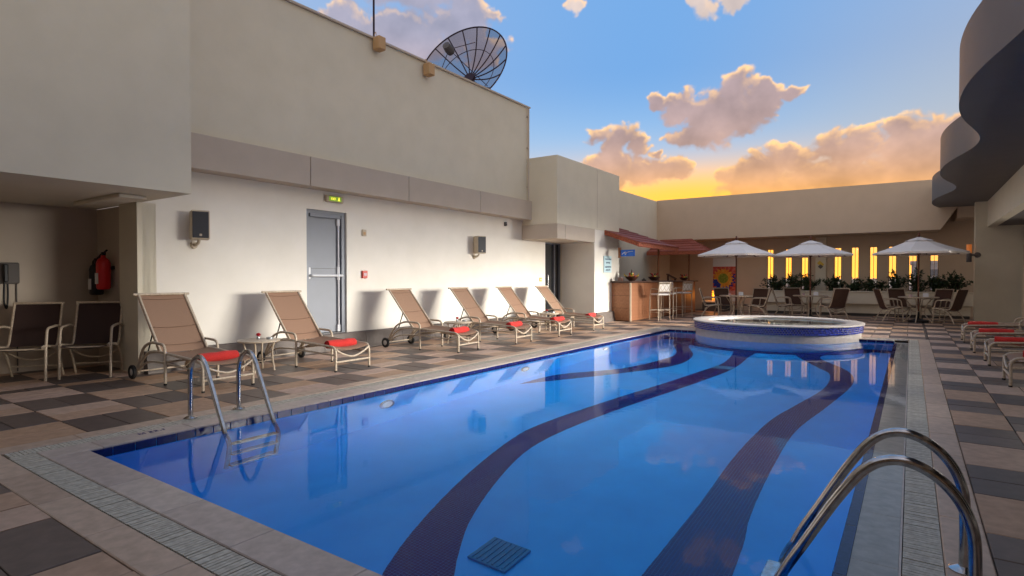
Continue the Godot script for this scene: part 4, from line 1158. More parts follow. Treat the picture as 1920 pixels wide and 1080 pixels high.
func cafe() -> void:
	var U := [[V(-4.46, 0, -18.6), 0.1, "left parasol, in front of the sun painting"], [V(-2.58, 0, -20.0), 0.3, "middle parasol, over the middle cafe table"], [V(0.17, 0, -20.1), 0.2, "right parasol, by the cream pier"]]
	var par: Node3D
	var tab: Node3D
	for i in 3:
		var u: Array = U[i]
		var l: String = "off-white octagonal parasol with wooden pole, " + u[2]
		if i == 0: par = make_parasol(l)
		var o: Node3D = par if i == 0 else copy(par, l, u[0], u[1])
		o.position = u[0]; o.rotation.y = u[1]
		l = "round cream cafe table under the " + u[2]
		if i == 0: tab = make_table(l)
		o = tab if i == 0 else copy(tab, l, u[0], u[1])
		o.position = u[0]; o.rotation.y = 0.4 + u[1]
		var m := put(Mb.new().box(V(0, 0.055, 0), V(0.13, 0.11, 0.004), 0.0, Basis(V(1, 0, 0), -0.3)), "menu_card", M.paper)
		m.position = u[0] + V(0.17, 0.728, 0.12)
		put(Mb.new().box(V(0, 0.055, -0.035), V(0.13, 0.11, 0.004), 0.0, Basis(V(1, 0, 0), 0.3)), "rear_leaf", M.paper_blue, m)
		tag(m, "white menu card on the table under the " + u[2], "menu card", "menu cards on the cafe tables")
		var c := put(Mb.new().lathe(Vector3.ZERO, [Vector2(0, 0), Vector2(0.035, 0), Vector2(0.04, 0.06), Vector2(0.034, 0.062), Vector2(0.03, 0.01), Vector2(0, 0.01)], 14), "candle_cup", M.paper_pink)
		c.position = u[0] + V(-0.18, 0.728, 0.05)
		tag(c, "pink candle cup on the table under the " + u[2], "candle cup", "candle cups on the cafe tables")
	var proto: Node3D
	# [position, where it faces, label]
	var C := [
		[V(-5.22, 0, -18.62), -4.46, -18.6, "left of the left cafe table, back to the bar"], [V(-4.95, 0, -19.32), -4.46, -18.6, "behind the left cafe table, near the sun painting"], [V(-3.88, 0, -18.9), -4.46, -18.6, "right of the left cafe table, back to the spa"], [V(-4.05, 0, -19.32), -4.46, -18.6, "behind the left cafe table on its right"],
		[V(-3.33, 0, -20.05), -2.58, -20.0, "left of the middle cafe table"], [V(-3.1, 0, -20.75), -2.58, -20.0, "behind the middle cafe table on its left"], [V(-1.93, 0, -19.75), -2.58, -20.0, "right of the middle cafe table, back to the camera"], [V(-2.0, 0, -20.65), -2.58, -20.0, "behind the middle cafe table on its right"],
		[V(-0.50, 0, -20.05), 0.17, -20.1, "left of the right cafe table"], [V(-0.2, 0, -20.85), 0.17, -20.1, "behind the right cafe table on its left"], [V(0.85, 0, -19.98), 0.17, -20.1, "right of the right cafe table, next to the cream pier"], [V(0.6, 0, -20.8), 0.17, -20.1, "behind the right cafe table on its right"]]
	for i in C.size():
		var c: Array = C[i]
		var l: String = "brown sling armchair " + c[3]
		if i == 0: proto = make_chair("cafe_chair", l, "brown sling chairs round the cafe tables", M.sling_brown)
		var turn: float = atan2(-(c[2] - c[0].z), c[1] - c[0].x) + [0.25, 0.1, -0.35, 0.2, 0.2, -0.1, -0.4, 0.2, 0.3, 0.1, -0.35, -0.1][i]
		var o: Node3D = proto if i == 0 else copy(proto, l, c[0], turn)
		o.position = c[0]; o.rotation.y = turn
	# armchairs in the alcove
	var a := make_chair("alcove_chair", "dark brown sling armchair in the alcove corner below the fire extinguishers", "dark armchairs in the alcove", M.sling_dark)
	a.scale = Vector3.ONE
	a.position = V(-8.68, 0, -2.98); a.rotation.y = -0.62
	var a2 := copy(a, "dark brown sling armchair at the left picture edge in the alcove", V(-8.98, 0, -2.40), -0.62)
	a2.scale = Vector3.ONE
	# shrubs
	var S := [[-4.05, 0.36, 0.62], [-3.50, 0.34, 0.66], [-3.02, 0.28, 0.66], [-2.22, 0.30, 0.62], [-1.62, 0.34, 0.46], [-1.02, 0.38, 0.5], [-0.42, 0.36, 0.66], [0.16, 0.34, 0.68], [0.66, 0.32, 0.6], [1.12, 0.42, 0.72]]
	for i in S.size():
		shrub("dark leafy shrub in the bench planter, %s" % ["first from the left end", "second from the left end", "third from the left, beside the pilaster", "just right of the pilaster", "low one, second right of the pilaster", "third right of the pilaster", "fourth right of the pilaster", "left of the right parasol pole", "right of the right parasol pole", "at the right end, with long stray twigs"][i], V(S[i][0], 0.73, -22.75), S[i][1] * 1.6, S[i][2] * 1.02, 70 + i)

func bar() -> void:
	var b := thing("pool_bar", "wood panelled pool bar with dark counter beside the white wall", "bar", V(-6.66, 0, -15.58))
	# front faces +x; panels between pale corner strips
	put(span(-0.62, -0.02, 0.0, 1.13, -6.1, -0.02), "carcass", M.roof_under, b)
	var z := -0.03
	for i in 6:
		put(span(-0.02, 0.004, 0.02, 1.12, z - 0.99, z - 0.012, 0.003), "front_panel", M["bar_wood_%d" % (i % 3)], b)
		z -= 1.0
	put(span(-0.60, -0.03, 0.02, 1.12, -0.02, 0.004, 0.003), "end_panel", M.bar_wood_2, b)
	for y in [0.38, 0.75]: put(span(-0.60, -0.03, y, y + 0.006, 0.004, 0.006), "panel_joint", M.roof_under, b)
	for q in [-0.005, -4.85]: put(span(-0.03, 0.012, 0.0, 1.13, q - 0.045, q + 0.012, 0.003), "corner_strip", M.frame_cream, b)
	put(span(-0.66, 0.09, 1.13, 1.18, -6.15, 0.09, 0.012), "counter_top", M.bar_top, b)
	# lean-to roof over the bar
	var r := thing("bar_roof", "terracotta lean-to roof over the near part of the bar", "roof", V(-6.2, 0, -15.1))
	lean(r, V(0, 2.25, 0), V(0, 2.25, -3.3), V(-2.08, 2.98, 0), V(-2.08, 2.98, -3.3), 8, 6, false)
	put(Mb.new().bar(V(-0.03, 2.19, 0.0), V(-0.03, 2.19, -3.3), 0.03, 0.11, 0.004), "eave_board", M.roof_fascia, r)
	put(Mb.new().bar(V(-0.02, 2.20, 0.0), V(-2.06, 2.92, 0.0), 0.035, 0.11, 0.004), "rake_board", M.roof_fascia, r)
	put(Mb.new().bar(V(-0.02, 2.20, -3.3), V(-2.06, 2.92, -3.3), 0.035, 0.11, 0.004), "rake_board", M.roof_fascia, r)
	put(Mb.new().tube([V(-0.55, 1.18, -2.95), V(-0.55, 2.42, -2.95)], 0.035, 10), "post", M.bar_wood_0, r)
	put(Mb.new().bar(V(-0.55, 2.36, -0.1), V(-0.55, 2.36, -3.2), 0.06, 0.08, 0.004), "purlin", M.roof_under, r)
	# roof along the back wall
	var r2 := thing("rear_bar_roof", "terracotta hipped roof at the back wall behind the bar", "roof", V(-5.95, 0, -20.6))
	lean(r2, V(-2.2, 2.23, 0), V(0, 2.23, 0), V(-2.2, 2.76, -1.38), V(-0.95, 2.76, -1.38), 6, 5, true)
	put(Mb.new().bar(V(-2.2, 2.17, 0.03), V(0.02, 2.17, 0.03), 0.03, 0.12, 0.004), "eave_board", M.roof_fascia, r2)
	var hip := Mb.new()
	hip.flat([V(0, 2.23, 0), V(0, 2.23, -1.38), V(-0.95, 2.76, -1.38)], V(1, 1, 0))
	hip.flat([V(0, 2.21, 0), V(0, 2.21, -1.38), V(-0.95, 2.74, -1.38)], V(-1, -1, 0))
	put(hip, "hip_slope", M.roof_red_1, r2)
	put(Mb.new().bar(V(0.02, 2.17, 0.03), V(0.02, 2.17, -1.38), 0.03, 0.12, 0.004), "eave_board", M.roof_fascia, r2)
	put(Mb.new().tube([V(-0.92, 1.18, -0.95), V(-0.92, 2.5, -0.95)], 0.035, 10), "post", M.bar_wood_0, r2)
	# stools
	var s := make_stool("cream lattice-back bar stool nearest the camera")
	s.position = V(-6.18, 0, -16.62); s.rotation.y = PI - 0.55
	copy(s, "cream lattice-back bar stool in the middle, turned sideways", V(-6.28, 0, -17.65), PI - 1.5)
	copy(s, "cream lattice-back bar stool farthest along the bar", V(-6.22, 0, -18.85), PI - 0.5)
	# on the counter
	fruit_bowl("wide dark bowl heaped with fruit on the near end of the bar", V(-6.82, 1.18, -16.05), 0.21, true)
	fruit_bowl("dark bowl of red fruit on the bar beside the roof post", V(-6.78, 1.18, -17.75), 0.2, false)
	fruit_bowl("small dark bowl at the far end of the bar", V(-6.85, 1.18, -20.9), 0.17, false)
	var bx1 := put(bx(V(0, 0.045, 0), V(0.12, 0.09, 0.14), 0.008), "napkin_box", M.bowl_wood)
	bx1.position = V(-6.98, 1.18, -15.62)
	put(bx(V(0, 0.094, 0), V(0.09, 0.008, 0.11)), "napkins", M.paper_pink, bx1)
	tag(bx1, "small dark napkin box at the near corner of the bar counter", "napkin box")
	var ph := thing("bar_telephone", "small black telephone lying on the bar counter", "telephone", V(-6.80, 1.18, -16.95), 0.4)
	put(bx(V(0, 0.02, 0), V(0.14, 0.04, 0.18), 0.01), "base", M.black_metal, ph)
	put(Mb.new().tube(curve([V(0.0, 0.05, -0.09), V(0, 0.072, 0), V(0.0, 0.05, 0.09)], 4), 0.018, 7), "handset", M.black_metal, ph)
	var tr := thing("bottle_holder", "slanted dark wooden bottle holder on the bar counter", "bottle holder", V(-6.85, 1.18, -19.6))
	put(Mb.new().bar(V(0, 0.06, -0.45), V(0, 0.22, 0.45), 0.08, 0.03, 0.005), "board", M.bowl_wood, tr)
	put(bx(V(0, 0.09, 0.36), V(0.07, 0.18, 0.03), 0.004), "prop", M.bowl_wood, tr)
	put(bx(V(0, 0.03, -0.36), V(0.07, 0.06, 0.03), 0.004), "prop", M.bowl_wood, tr)
	# blue sign hung under the roof
	var sg := thing("blue_sign", "small blue sign with a white swoosh hanging over the bar end", "sign", V(-6.95, 1.975, -15.45))
	put(span(-0.02, 0.05, -0.13, 0.17, -0.02, 0.05, 0.004), "bracket", M.bar_wood_0, sg)
	put(span(0.05, 0.48, -0.09, 0.10, 0.0, 0.02, 0.003), "board", M.blue_sign, sg)
	put(Mb.new().tube(curve([V(0.09, -0.04, 0.022), V(0.17, 0.03, 0.022), V(0.24, 0.015, 0.022), V(0.20, -0.03, 0.022), V(0.17, 0.03, 0.022)], 5), 0.009, 5), "swoosh", M.label_white, sg)
	put(Mb.new().tube(curve([V(0.24, 0.02, 0.022), V(0.32, 0.045, 0.022), V(0.43, 0.05, 0.022)], 4), 0.006, 5), "swoosh", M.label_white, sg)
	# rules board on the white pier
	var rb := thing("rules_board", "pale blue notice board with dark lines of writing on the white pier", "sign", V(-7.245, 1.66, -15.27))
	put(bx(V(0.008, 0, 0), V(0.016, 0.48, 0.50), 0.003), "board", M.pale_sign, rb)
	var rw := RandomNumberGenerator.new()
	rw.seed = 4
	for k in 4:
		var m := Mb.new()
		var yy: float = [0.15, 0.045, -0.075, -0.165][k]
		var half: float = [0.2, 0.13, 0.2, 0.15][k]
		var q := -half
		while q < half:
			var ww := rw.randf_range(0.018, 0.045)
			m.box(V(0.0172, yy + rw.randf_range(-0.006, 0.006), q), V(0.002, rw.randf_range(0.022, 0.045), ww))
			q += ww + 0.008
		put(m, "line_of_writing", M.ink, rb)
	# glowing lantern on the ledge behind the bar
	var ld := thing("back_ledge", "low pale shelf with dark open front behind the bar end", "shelf", V(-6.2, 0, -22.6))
	put(span(-0.42, 0.45, 0.34, 0.40, -0.5, 0.3, 0.008), "top", M.cream_plaster, ld)
	put(span(-0.40, 0.43, 0.0, 0.34, -0.5, 0.24), "front", M.gutter_dark, ld)
	var ln := thing("amber_lantern", "glowing amber slatted lantern on the low shelf right of the bar", "lantern", V(-6.2, 0.40, -22.42))
	put(Mb.new().tube([V(0, 0.02, 0), V(0, 0.40, 0)], 0.055, 14), "lamp_tube", M.lamp_amber, ln)
	for k in 6: put(Mb.new().lathe(V(0, 0.03 + k * 0.07, 0), [Vector2(0.057, 0.0), Vector2(0.075, 0.0), Vector2(0.075, 0.022), Vector2(0.057, 0.022)], 16), "slat_ring", M.pole_wood, ln)
	var om := OmniLight3D.new()
	om.name = "lantern_light"
	om.light_color = Color(1.0, 0.6, 0.2); om.light_energy = 0.12; om.light_size = 0.1; om.shadow_enabled = true
	om.position = V(-6.2, 0.62, -22.25); om.omni_range = 8.0; om.omni_attenuation = 2.0
	add_child(om)
	painting()

func lean(root: Node3D, e0: Vector3, e1: Vector3, t0: Vector3, t1: Vector3, cols: int, rows: int, _hip: bool) -> void:
	# rows of roof boards, each lapping the one below
	var nrm := (e1 - e0).cross(t0 - e0).normalized()
	if nrm.y < 0.0: nrm = -nrm
	for r in rows:
		for c in cols:
			var a := e0.lerp(t0, float(r) / rows)
			var b := e1.lerp(t1, float(r) / rows)
			var a2 := e0.lerp(t0, (r + 1.12) / rows)
			var b2 := e1.lerp(t1, (r + 1.12) / rows)
			var s0 := (c + 0.004 + 0.5 * (r % 2) / cols * 0.0) / cols
			var s1 := (c + 0.996) / cols
			var p := [a.lerp(b, s0), a.lerp(b, s1), a2.lerp(b2, s1), a2.lerp(b2, s0)]
			var up := nrm * 0.026
			var q := [p[0] + up, p[1] + up, p[2] + nrm * 0.006, p[3] + nrm * 0.006]
			var m := Mb.new()
			m.flat(q, nrm)
			m.flat([p[0] - nrm * 0.004, p[1] - nrm * 0.004, p[2] - nrm * 0.014, p[3] - nrm * 0.014], -nrm)
			m.flat([p[0] - nrm * 0.004, p[1] - nrm * 0.004, q[1], q[0]], e0 - t0)
			for k in [0, 1]:
				var i: int = [0, 1][k]
				var j: int = [3, 2][k]
				m.flat([p[i] - nrm * 0.004, p[j] - nrm * 0.014, q[j], q[i]], (e0 - e1) * (1.0 if k == 0 else -1.0))
			put(m, "shingle", M["roof_red_%d" % rng.randi_range(0, 2)], root)
	var un := Mb.new()
	un.flat([e0 - nrm * 0.03, e1 - nrm * 0.03, t1 - nrm * 0.03, t0 - nrm * 0.03], -nrm)
	put(un, "underside", M.roof_under, root)

func fruit_bowl(label: String, at: Vector3, r: float, tall: bool) -> void:
	var t := thing("fruit_bowl", label, "bowl", at, 0.0, "bowls on the bar")
	put(Mb.new().lathe(Vector3.ZERO, [Vector2(0, 0.0), Vector2(r * 0.4, 0.0), Vector2(r * 0.75, r * 0.3), Vector2(r, r * 0.62), Vector2(r * 0.95, r * 0.62), Vector2(r * 0.7, r * 0.34), Vector2(0, 0.03)], 24), "dish", M.bowl_wood, t)
	var names := ["fruit_red", "fruit_orange", "fruit_red", "fruit_yellow", "fruit_red", "fruit_green"]
	var rr := RandomNumberGenerator.new()
	rr.seed = int(at.z * -100)
	for k in (13 if tall else 8):
		var a := k * 2.4
		var q := r * 0.62 * sqrt((k % 9) / 9.0)
		var y := r * 0.55 + (0.07 if k >= 9 else 0.0) + (0.02 if q < 0.08 else 0.0)
		var f := rr.randf_range(0.036, 0.05)
		put(Mb.new().lathe(V(cos(a) * q, y, sin(a) * q), [Vector2(0, -f), Vector2(f * 0.7, -f * 0.7), Vector2(f, 0), Vector2(f * 0.72, f * 0.7), Vector2(f * 0.15, f * 0.92), Vector2(0, f * 0.85)], 12), "fruit", M[names[k % 6]], t)
	if tall:
		put(Mb.new().tube(curve([V(-0.15, 0.13, 0.02), V(-0.20, 0.17, 0.05), V(-0.22, 0.23, 0.08)], 4), [0.014, 0.018, 0.020, 0.020, 0.018, 0.016, 0.012, 0.008, 0.005], 7), "banana", M.fruit_yellow, t)
		put(Mb.new().tube(curve([V(0.13, 0.13, 0.02), V(0.19, 0.16, 0.0), V(0.22, 0.22, -0.02)], 4), [0.014, 0.018, 0.020, 0.020, 0.018, 0.016, 0.012, 0.008, 0.005], 7), "banana", M.fruit_yellow, t)
		put(Mb.new().lathe(V(0, 0.2, 0), [Vector2(0.03, 0), Vector2(0.04, 0.04), Vector2(0.025, 0.08), Vector2(0.01, 0.12), Vector2(0, 0.15)], 8), "crown", M.bowl_wood, t)
	else:
		for k in 7:
			var a := k * 0.9
			put(Mb.new().tube(curve([V(0, r * 0.5, 0), V(cos(a) * 0.09, r * 0.6 + 0.09, sin(a) * 0.12), V(cos(a) * 0.13, r * 0.6 + 0.10, sin(a) * 0.22)], 3), [0.008, 0.008, 0.012, 0.018, 0.02, 0.012, 0.004], 6), "flower_spray", M.petal if k % 2 == 0 else M.leaf_0, t)

func painting() -> void:
	# a bright abstract sun on a panel: pieces of flat print on the board
	var t := thing("sun_painting", "tall panel painted with an orange sun on blue and red, white above", "painting", V(-6.06, 0, -23.5))
	put(span(-0.46, 0.46, 0.35, 2.05, 0.0, 0.04, 0.004), "panel", M.porcelain, t)
	var w := 230
	var h := 285
	var im := Image.create(w, h, false, Image.FORMAT_RGB8)
	var nz := FastNoiseLite.new()
	nz.frequency = 0.03; nz.seed = 5
	var red := Color(0.80, 0.24, 0.16)
	var org := Color(0.95, 0.58, 0.14)
	var yel := Color(0.96, 0.74, 0.26)
	var blu := Color(0.10, 0.16, 0.56)
	var grn := Color(0.55, 0.60, 0.15)
	for y in h:
		for x in w:
			var dx := x - 100.0
			var dy := y - 120.0
			var r := sqrt(dx * dx + dy * dy)
			var a := atan2(dy, dx)
			var n := nz.get_noise_2d(x, y)
			var c := red.lerp(Color(0.90, 0.50, 0.42), clampf(0.5 + n, 0.0, 1.0))
			var spike := 82.0 + 26.0 * absf(fposmod(a * 9.0 / PI, 1.0) - 0.5) * 2.0 + n * 10.0
			if r < spike + 20.0 and (a > -0.4 and a < 2.9): c = blu
			if r < spike + 14.0 and a > 1.4: c = blu.lerp(Color(0.16, 0.30, 0.75), clampf(n + 0.3, 0.0, 1.0))
			if r < spike and not (a > 1.9 and a < 3.0): c = org.lerp(yel, clampf(0.4 + n * 1.3, 0.0, 1.0))
			if r < 62.0 + n * 6.0: c = yel.lerp(org, 0.5 + n)
			if r < 50.0 + n * 4.0: c = grn.lerp(Color(0.72, 0.70, 0.25), clampf(0.4 + n * 1.5, 0.0, 1.0))
			if r < 44.0 and absf(sin(a * 5.0 + r * 0.12)) < 0.18: c = Color(0.28, 0.36, 0.10)
			if y > 245: c = c.lerp(Color(0.85, 0.72, 0.70), 0.6)
			c = c * (0.92 + 0.12 * nz.get_noise_2d(x * 6.0, y * 6.0))
			im.set_pixel(x, y, c)
	var m := StandardMaterial3D.new()
	m.albedo_texture = ImageTexture.create_from_image(im)
	m.roughness = 0.75
	var mb := Mb.new()
	mb.flat([V(-0.45, 0.62, 0.043), V(0.45, 0.62, 0.043), V(0.45, 1.72, 0.043), V(-0.45, 1.72, 0.043)], V(0, 0, 1), [Vector2(0, 1), Vector2(1, 1), Vector2(1, 0), Vector2(0, 0)])
	put(mb, "print", m, t)

func fittings() -> void:
	wall_speaker("black-fronted loudspeaker on the white wall beside the dark alcove", V(-8.3, 1.99, -4.09))
	wall_speaker("loudspeaker on the white wall above the fourth lounger", V(-8.3, 2.02, -10.40))
	var ex := thing("exit_sign", "small green lit exit sign over the grey fire door", "exit sign", V(-8.3, 2.63, -6.47))
	put(bx(V(0.03, 0, 0), V(0.06, 0.115, 0.37), 0.012), "housing", M.beige_plastic, ex)
	put(bx(V(0.062, 0, 0.0), V(0.006, 0.08, 0.26), 0.002), "sign_face", M.exit_green, ex)
	var tm := TextMesh.new()
	tm.text = "EXIT"; tm.font_size = 32; tm.pixel_size = 0.0016; tm.depth = 0.002
	var f := SystemFont.new(); f.font_names = ["Droid Sans"]
	tm.font = f
	var tx := put(tm, "sign_letters", M.exit_letters, ex)
	tx.position = V(0.067, -0.002, 0.04); tx.rotation.y = PI / 2
	var run := Mb.new().lathe(V(0.067, 0.022, -0.075), [Vector2(0, 0.002), Vector2(0.010, 0.002), Vector2(0.010, 0.0)], 10, Basis(V(0, 0, 1), -PI / 2))
	run.bar(V(0.067, 0.012, -0.075), V(0.067, -0.01, -0.07), 0.003, 0.016)
	run.bar(V(0.067, -0.008, -0.07), V(0.067, -0.03, -0.052), 0.003, 0.008); run.bar(V(0.067, -0.008, -0.07), V(0.067, -0.028, -0.095), 0.003, 0.008)
	put(run, "sign_figure", M.exit_letters, ex)
	var sw := thing("wall_switch", "small beige switch plate on the wall right of the fire door", "switch", V(-8.3, 2.09, -7.15))
	put(bx(V(0.012, 0, 0), V(0.024, 0.12, 0.10), 0.006), "plate", M.beige_plastic, sw)
	put(bx(V(0.027, -0.01, 0), V(0.01, 0.05, 0.05), 0.003), "rocker", M.tan_box, sw)
	var cp := thing("fire_call_point", "red fire call point on the wall right of the fire door", "call point", V(-8.3, 1.325, -7.15))
	put(bx(V(0.02, 0, 0), V(0.04, 0.14, 0.12), 0.008), "case", M.red_plastic, cp)
	put(bx(V(0.042, 0, 0), V(0.004, 0.05, 0.07), 0.001), "window", M.paper_pink, cp)
	var ys := thing("wall_plate", "small pale yellow plate on the white wall left of the glass entrance", "plate", V(-8.3, 1.22, -13.3))
	put(bx(V(0.008, 0, 0), V(0.016, 0.10, 0.12), 0.003), "plate", M.fruit_yellow, ys)
	put(bx(V(0.018, 0, 0), V(0.004, 0.03, 0.06)), "insert", M.paper, ys)
	var sm := thing("wall_sensor", "tiny grey sensor on the wall under the fascia near the entrance", "sensor", V(-8.3, 2.60, -11.62))
	put(bx(V(0.03, 0, 0), V(0.06, 0.10, 0.07), 0.01), "body", M.canopy_grey, sm)
	put(bx(V(0.062, -0.02, 0), V(0.006, 0.03, 0.04)), "eye", M.black_metal, sm)
	for q in [[V(-8.15, 5.56, -7.30), "tan floodlight box at the top of the wall, left one by the mast"], [V(-8.15, 5.48, -8.62), "tan floodlight box at the top of the wall below the satellite dish"]]:
		var fb := thing("wall_flood_box", q[1], "floodlight", q[0], 0.0, "tan boxes on the upper wall")
		put(bx(V(0.12, -0.02, 0), V(0.18, 0.24, 0.17), 0.014), "case", M.tan_box, fb)
		put(bx(V(0.02, 0.05, 0), V(0.05, 0.08, 0.10), 0.006), "bracket", M.beige_plastic, fb)
		put(bx(V(0.20, -0.12, 0), V(0.04, 0.03, 0.13), 0.006), "lower_lip", M.tan_box, fb)
		put(Mb.new().tube(curve([V(0.1, 0.1, 0.05), V(0.06, 0.2, 0.03), V(-0.02, 0.16, 0.0)], 4), 0.006, 5), "cable", M.tan_box, fb)
	var an := thing("roof_mast", "thin dark aerial mast on the roof edge left of the dish", "mast", V(-8.6, 5.63, -7.68))
	put(Mb.new().tube([V(0, 0, 0), V(0, 3.4, 0)], 0.02, 8), "pole", M.dish_wire, an)
	put(bx(V(0, 0.04, 0), V(0.14, 0.08, 0.14), 0.01), "foot", M.dish_wire, an)
	var a2 := thing("small_aerial", "tiny pronged aerial on the roof edge at the left", "aerial", V(-8.7, 5.66, -5.72))
	put(Mb.new().tube([V(0, 0, 0), V(0, 0.24, 0)], 0.008, 6), "pole", M.dish_wire, a2)
	for k in 4: put(Mb.new().tube([V(0, 0.12, 0), V(cos(k * PI / 2) * 0.08, 0.2, sin(k * PI / 2) * 0.08)], 0.005, 5), "prong", M.dish_wire, a2)
	dish()
	# alcove fittings
	for q in [[V(-9.20, 1.10, -3.43), M.extinguisher_red, "red fire extinguisher with white label on the alcove wall"], [V(-9.44, 1.02, -3.43), M.black_metal, "black fire extinguisher beside the red one on the alcove wall"]]:
		var e := thing("fire_extinguisher", q[2], "fire extinguisher", q[0], 0.0, "extinguishers in the alcove")
		put(Mb.new().lathe(V(0, 0, 0.12), [Vector2(0, 0.0), Vector2(0.07, 0.0), Vector2(0.085, 0.02), Vector2(0.085, 0.36), Vector2(0.07, 0.41), Vector2(0.03, 0.44), Vector2(0.025, 0.47), Vector2(0, 0.47)], 20), "cylinder", q[1], e)
		put(Mb.new().box(V(0, 0.15, 0.204), V(0.09, 0.15, 0.01), 0.002), "label", M.label_white, e)
		put(Mb.new().bar(V(-0.02, 0.49, 0.12), V(0.12, 0.54, 0.12), 0.025, 0.02, 0.004), "lever", M.black_metal, e)
		put(bx(V(0, 0.49, 0.12), V(0.05, 0.05, 0.05), 0.008), "valve", M.black_metal, e)
		put(Mb.new().tube(curve([V(-0.02, 0.48, 0.12), V(-0.12, 0.46, 0.12), V(-0.12, 0.25, 0.12), V(-0.10, 0.06, 0.12)], 5), 0.012, 6), "hose", M.rubber, e)
		put(bx(V(0, 0.3, 0.02), V(0.12, 0.05, 0.04), 0.004), "bracket", M.black_metal, e)
	var tp := thing("wall_telephone", "dim grey wall telephone with hanging cord at the far left of the alcove", "telephone", V(-9.74, 1.32, -2.42))
	put(bx(V(0.04, 0.0, 0), V(0.08, 0.28, 0.20), 0.015), "case", M.canopy_grey, tp)
	put(bx(V(0.1, 0.0, 0.05), V(0.05, 0.24, 0.05), 0.012), "handset", M.black_metal, tp)
	put(Mb.new().tube(curve([V(0.08, -0.12, 0.06), V(0.09, -0.34, 0.07), V(0.07, -0.46, 0.04), V(0.05, -0.32, 0.02), V(0.05, -0.14, 0.02)], 5), 0.012, 6), "cord", M.black_metal, tp)
	put(Mb.new().tube([V(0.012, -0.14, -0.08), V(0.012, -1.3, -0.08)], 0.008, 6), "conduit", M.canopy_grey, tp)
	# sconce on the end pier
	var sc := thing("wall_sconce", "cylinder wall lamp with amber upper half on the cream pier", "wall lamp", V(1.48, 1.98, -21.08))
	put(Mb.new().tube([V(-0.13, 0.0, 0.12), V(-0.13, 0.24, 0.12)], 0.062, 16), "amber_shade", M.sconce_amber, sc)
	put(Mb.new().tube([V(-0.13, -0.26, 0.12), V(-0.13, -0.002, 0.12)], 0.062, 16), "lower_shade", M.canopy_grey, sc)
	put(Mb.new().tube([V(-0.08, -0.06, 0.12), V(0.06, -0.06, 0.1)], 0.03, 10), "arm", M.canopy_grey, sc)
	put(Mb.new().lathe(V(0.06, -0.06, 0.085), [Vector2(0, 0.03), Vector2(0.07, 0.025), Vector2(0.08, 0.0)], 16, Basis(V(1, 0, 0), PI / 2)), "wall_plate", M.canopy_grey, sc)
	ladder("stainless pool ladder with two hoops in front of the nearest left lounger", V(-5.28, 0, -2.56), 0.0, -0.45, false)
	ladder("large dark stainless ladder hoops at the right front of the pool", V(0.198, 0, -2.62), PI, 0.48, true)

func dish() -> void:
	var ax := V(0.156, 0.359, 0.92).normalized()
	var t := thing("satellite_dish", "big mesh satellite dish with dark ribs behind the roof edge", "satellite dish", V(-10.0, 6.73, -12.35))
	var x := ax.cross(V(0.9, 0.1, -0.4)).normalized()
	var bs := Basis(x, ax, x.cross(ax))
	var R := 1.32
	var dep := 0.46
	var at := func(r: float, a: float) -> Vector3: return bs * V(cos(a) * r, dep * r * r / (R * R), sin(a) * r)
	var ns := 18
	for k in ns:
		var a := TAU * k / ns
		var p := []
		for i in 9: p.append(at.call(R * (0.08 + 0.92 * i / 8.0), a))
		put(Mb.new().tube(p, 0.017, 6), "rib", M.dish_wire, t)
		# gauze panel between two ribs
		var g := Mb.new().grid(func(s, q): return at.call(R * (0.08 + 0.92 * q), a + TAU / ns * s), 3, 6)
		put(g, "mesh_panel", M.dish_mesh, t)
	for rr in [[R, 0.02], [R * 0.62, 0.01]]:
		var p := []
		for i in 65: p.append(at.call(rr[0], TAU * i / 64))
		put(Mb.new().tube(p, rr[1], 6, false), "ring", M.dish_wire, t)
	var fo := bs * V(0, 1.15, 0)
	put(Mb.new().lathe(fo, [Vector2(0, -0.14), Vector2(0.10, -0.12), Vector2(0.12, 0.0), Vector2(0.10, 0.16), Vector2(0, 0.18)], 14, bs), "feed_horn", mat("feed_grey", Color(0.10, 0.09, 0.09), 0.6), t)
	for k in 3: put(Mb.new().tube([fo, at.call(R * 0.75, TAU * k / 3.0 + 0.3)], 0.010, 5), "feed_strut", M.dish_wire, t)
	put(Mb.new().lathe(Vector3.ZERO, [Vector2(0, -0.05), Vector2(0.16, -0.05), Vector2(0.16, 0.05), Vector2(0, 0.05)], 16, bs), "hub", M.dish_wire, t)
	put(Mb.new().tube([V(0, -0.08, 0), V(0, -1.12, 0)], 0.08, 12), "mast", M.dish_wire, t)

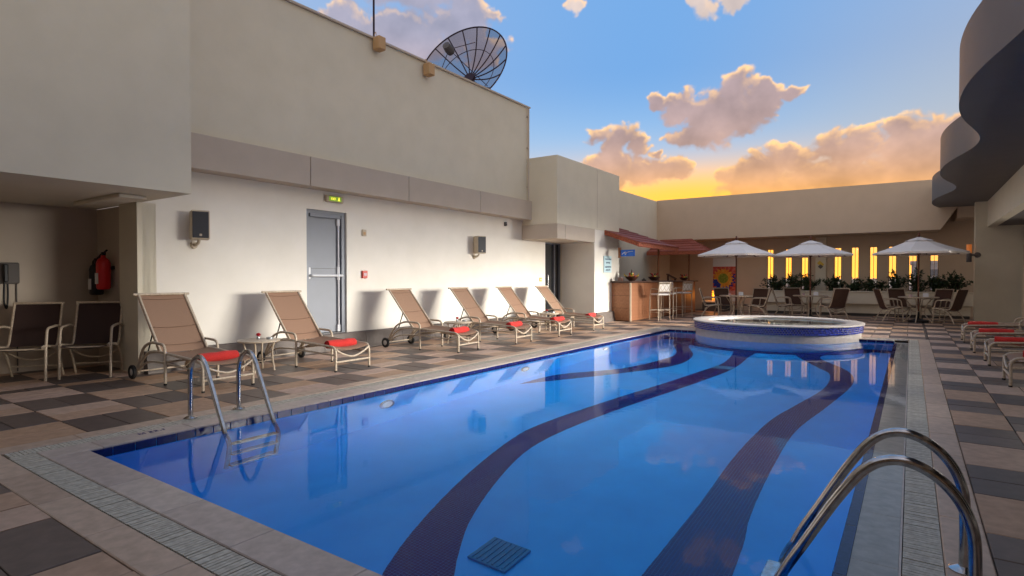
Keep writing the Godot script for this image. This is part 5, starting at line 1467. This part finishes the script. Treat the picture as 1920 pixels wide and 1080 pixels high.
func flood(label: String, at: Vector3, aim: Vector3, energy: float, cone: float) -> void:  # unseen lamps added for the low glow on the wall, placed from shadows
	var t := thing("added_floodlight", label, "floodlight", at, 0.0, "unseen floodlights added under the canopy edge")
	var d := (aim - at).normalized()
	var x := Vector3.UP.cross(d).normalized()
	var bs := Basis(x, d.cross(x), d)
	put(Mb.new().box(d * -0.08, V(0.42, 0.30, 0.14), 0.02, bs), "housing", M.black_metal, t)
	put(Mb.new().box(d * -0.005, V(0.36, 0.24, 0.008), 0.0, bs), "lamp_lens", M.flood_lens, t)
	put(Mb.new().tube([V(0, 0.05, 0), V(0.05, 0.3, 0)], 0.02, 8), "bracket", M.black_metal, t)
	var l := SpotLight3D.new()
	l.name = "flood_light"
	l.light_color = Color(1.0, 0.98, 0.94); l.light_energy = energy
	l.spot_angle = cone; l.spot_angle_attenuation = 1.0; l.spot_range = 40.0; l.spot_attenuation = 2.0; l.light_size = 1.2; l.shadow_enabled = true
	add_child(l)
	l.look_at_from_position(at + d * 0.03, aim)

func _ready() -> void:
	rng.seed = 20240
	# camera, sky, sun, exposure
	var cam := Camera3D.new()
	cam.name = "camera"
	cam.fov = 53.26; cam.far = 6000.0; cam.near = 0.05
	cam.position = EYE
	cam.rotation = V(deg_to_rad(-0.95), deg_to_rad(34.8), 0)
	cam.current = true
	add_child(cam)
	var we := WorldEnvironment.new()
	we.name = "world_environment"
	var env := Environment.new()
	env.background_mode = Environment.BG_SKY
	var sky := Sky.new()
	var pm := PanoramaSkyMaterial.new()
	pm.panorama = ImageTexture.create_from_image(sky_image())
	sky.sky_material = pm
	env.sky = sky
	env.tonemap_mode = Environment.TONE_MAPPER_LINEAR
	env.tonemap_exposure = 1.5
	env.sdfgi_enabled = true; env.ssao_enabled = true; env.ssil_enabled = true
	we.environment = env
	add_child(we)
	var sun := DirectionalLight3D.new()
	sun.name = "sun"
	sun.light_color = Color(1.0, 0.72, 0.42); sun.light_energy = 0.2; sun.light_angular_distance = 10.0; sun.shadow_enabled = true
	add_child(sun)
	sun.look_at_from_position(V(-0.29, 0.10, -0.95) * 50.0, Vector3.ZERO)
	materials()
	deck()
	pool()
	left_building()
	back_wall()
	right_building()
	far_town()
	added_shelter()
	spa()
	loungers()
	cafe()
	bar()
	fittings()
	var where := ["first and farthest", "second", "third", "fourth", "fifth", "sixth", "seventh", "eighth and nearest"]
	var fz := [-18.6, -17.6, -16.6, -15.2, -13.4, -11.6, -9.6, -7.6]
	for i in 8:
		flood("added black floodlight in the unseen row under the canopy ceiling, %s from the back wall" % where[i], V(2.6, 2.1, fz[i]), V(-7.6, -0.35, [-14.6, -13.2, -11.8, -10.2, -8.6, -7.0, -5.6, -4.2][i]), [120.0, 105.0, 92.0, 80.0, 66.0, 56.0, 52.0, 50.0][i], 17.0)
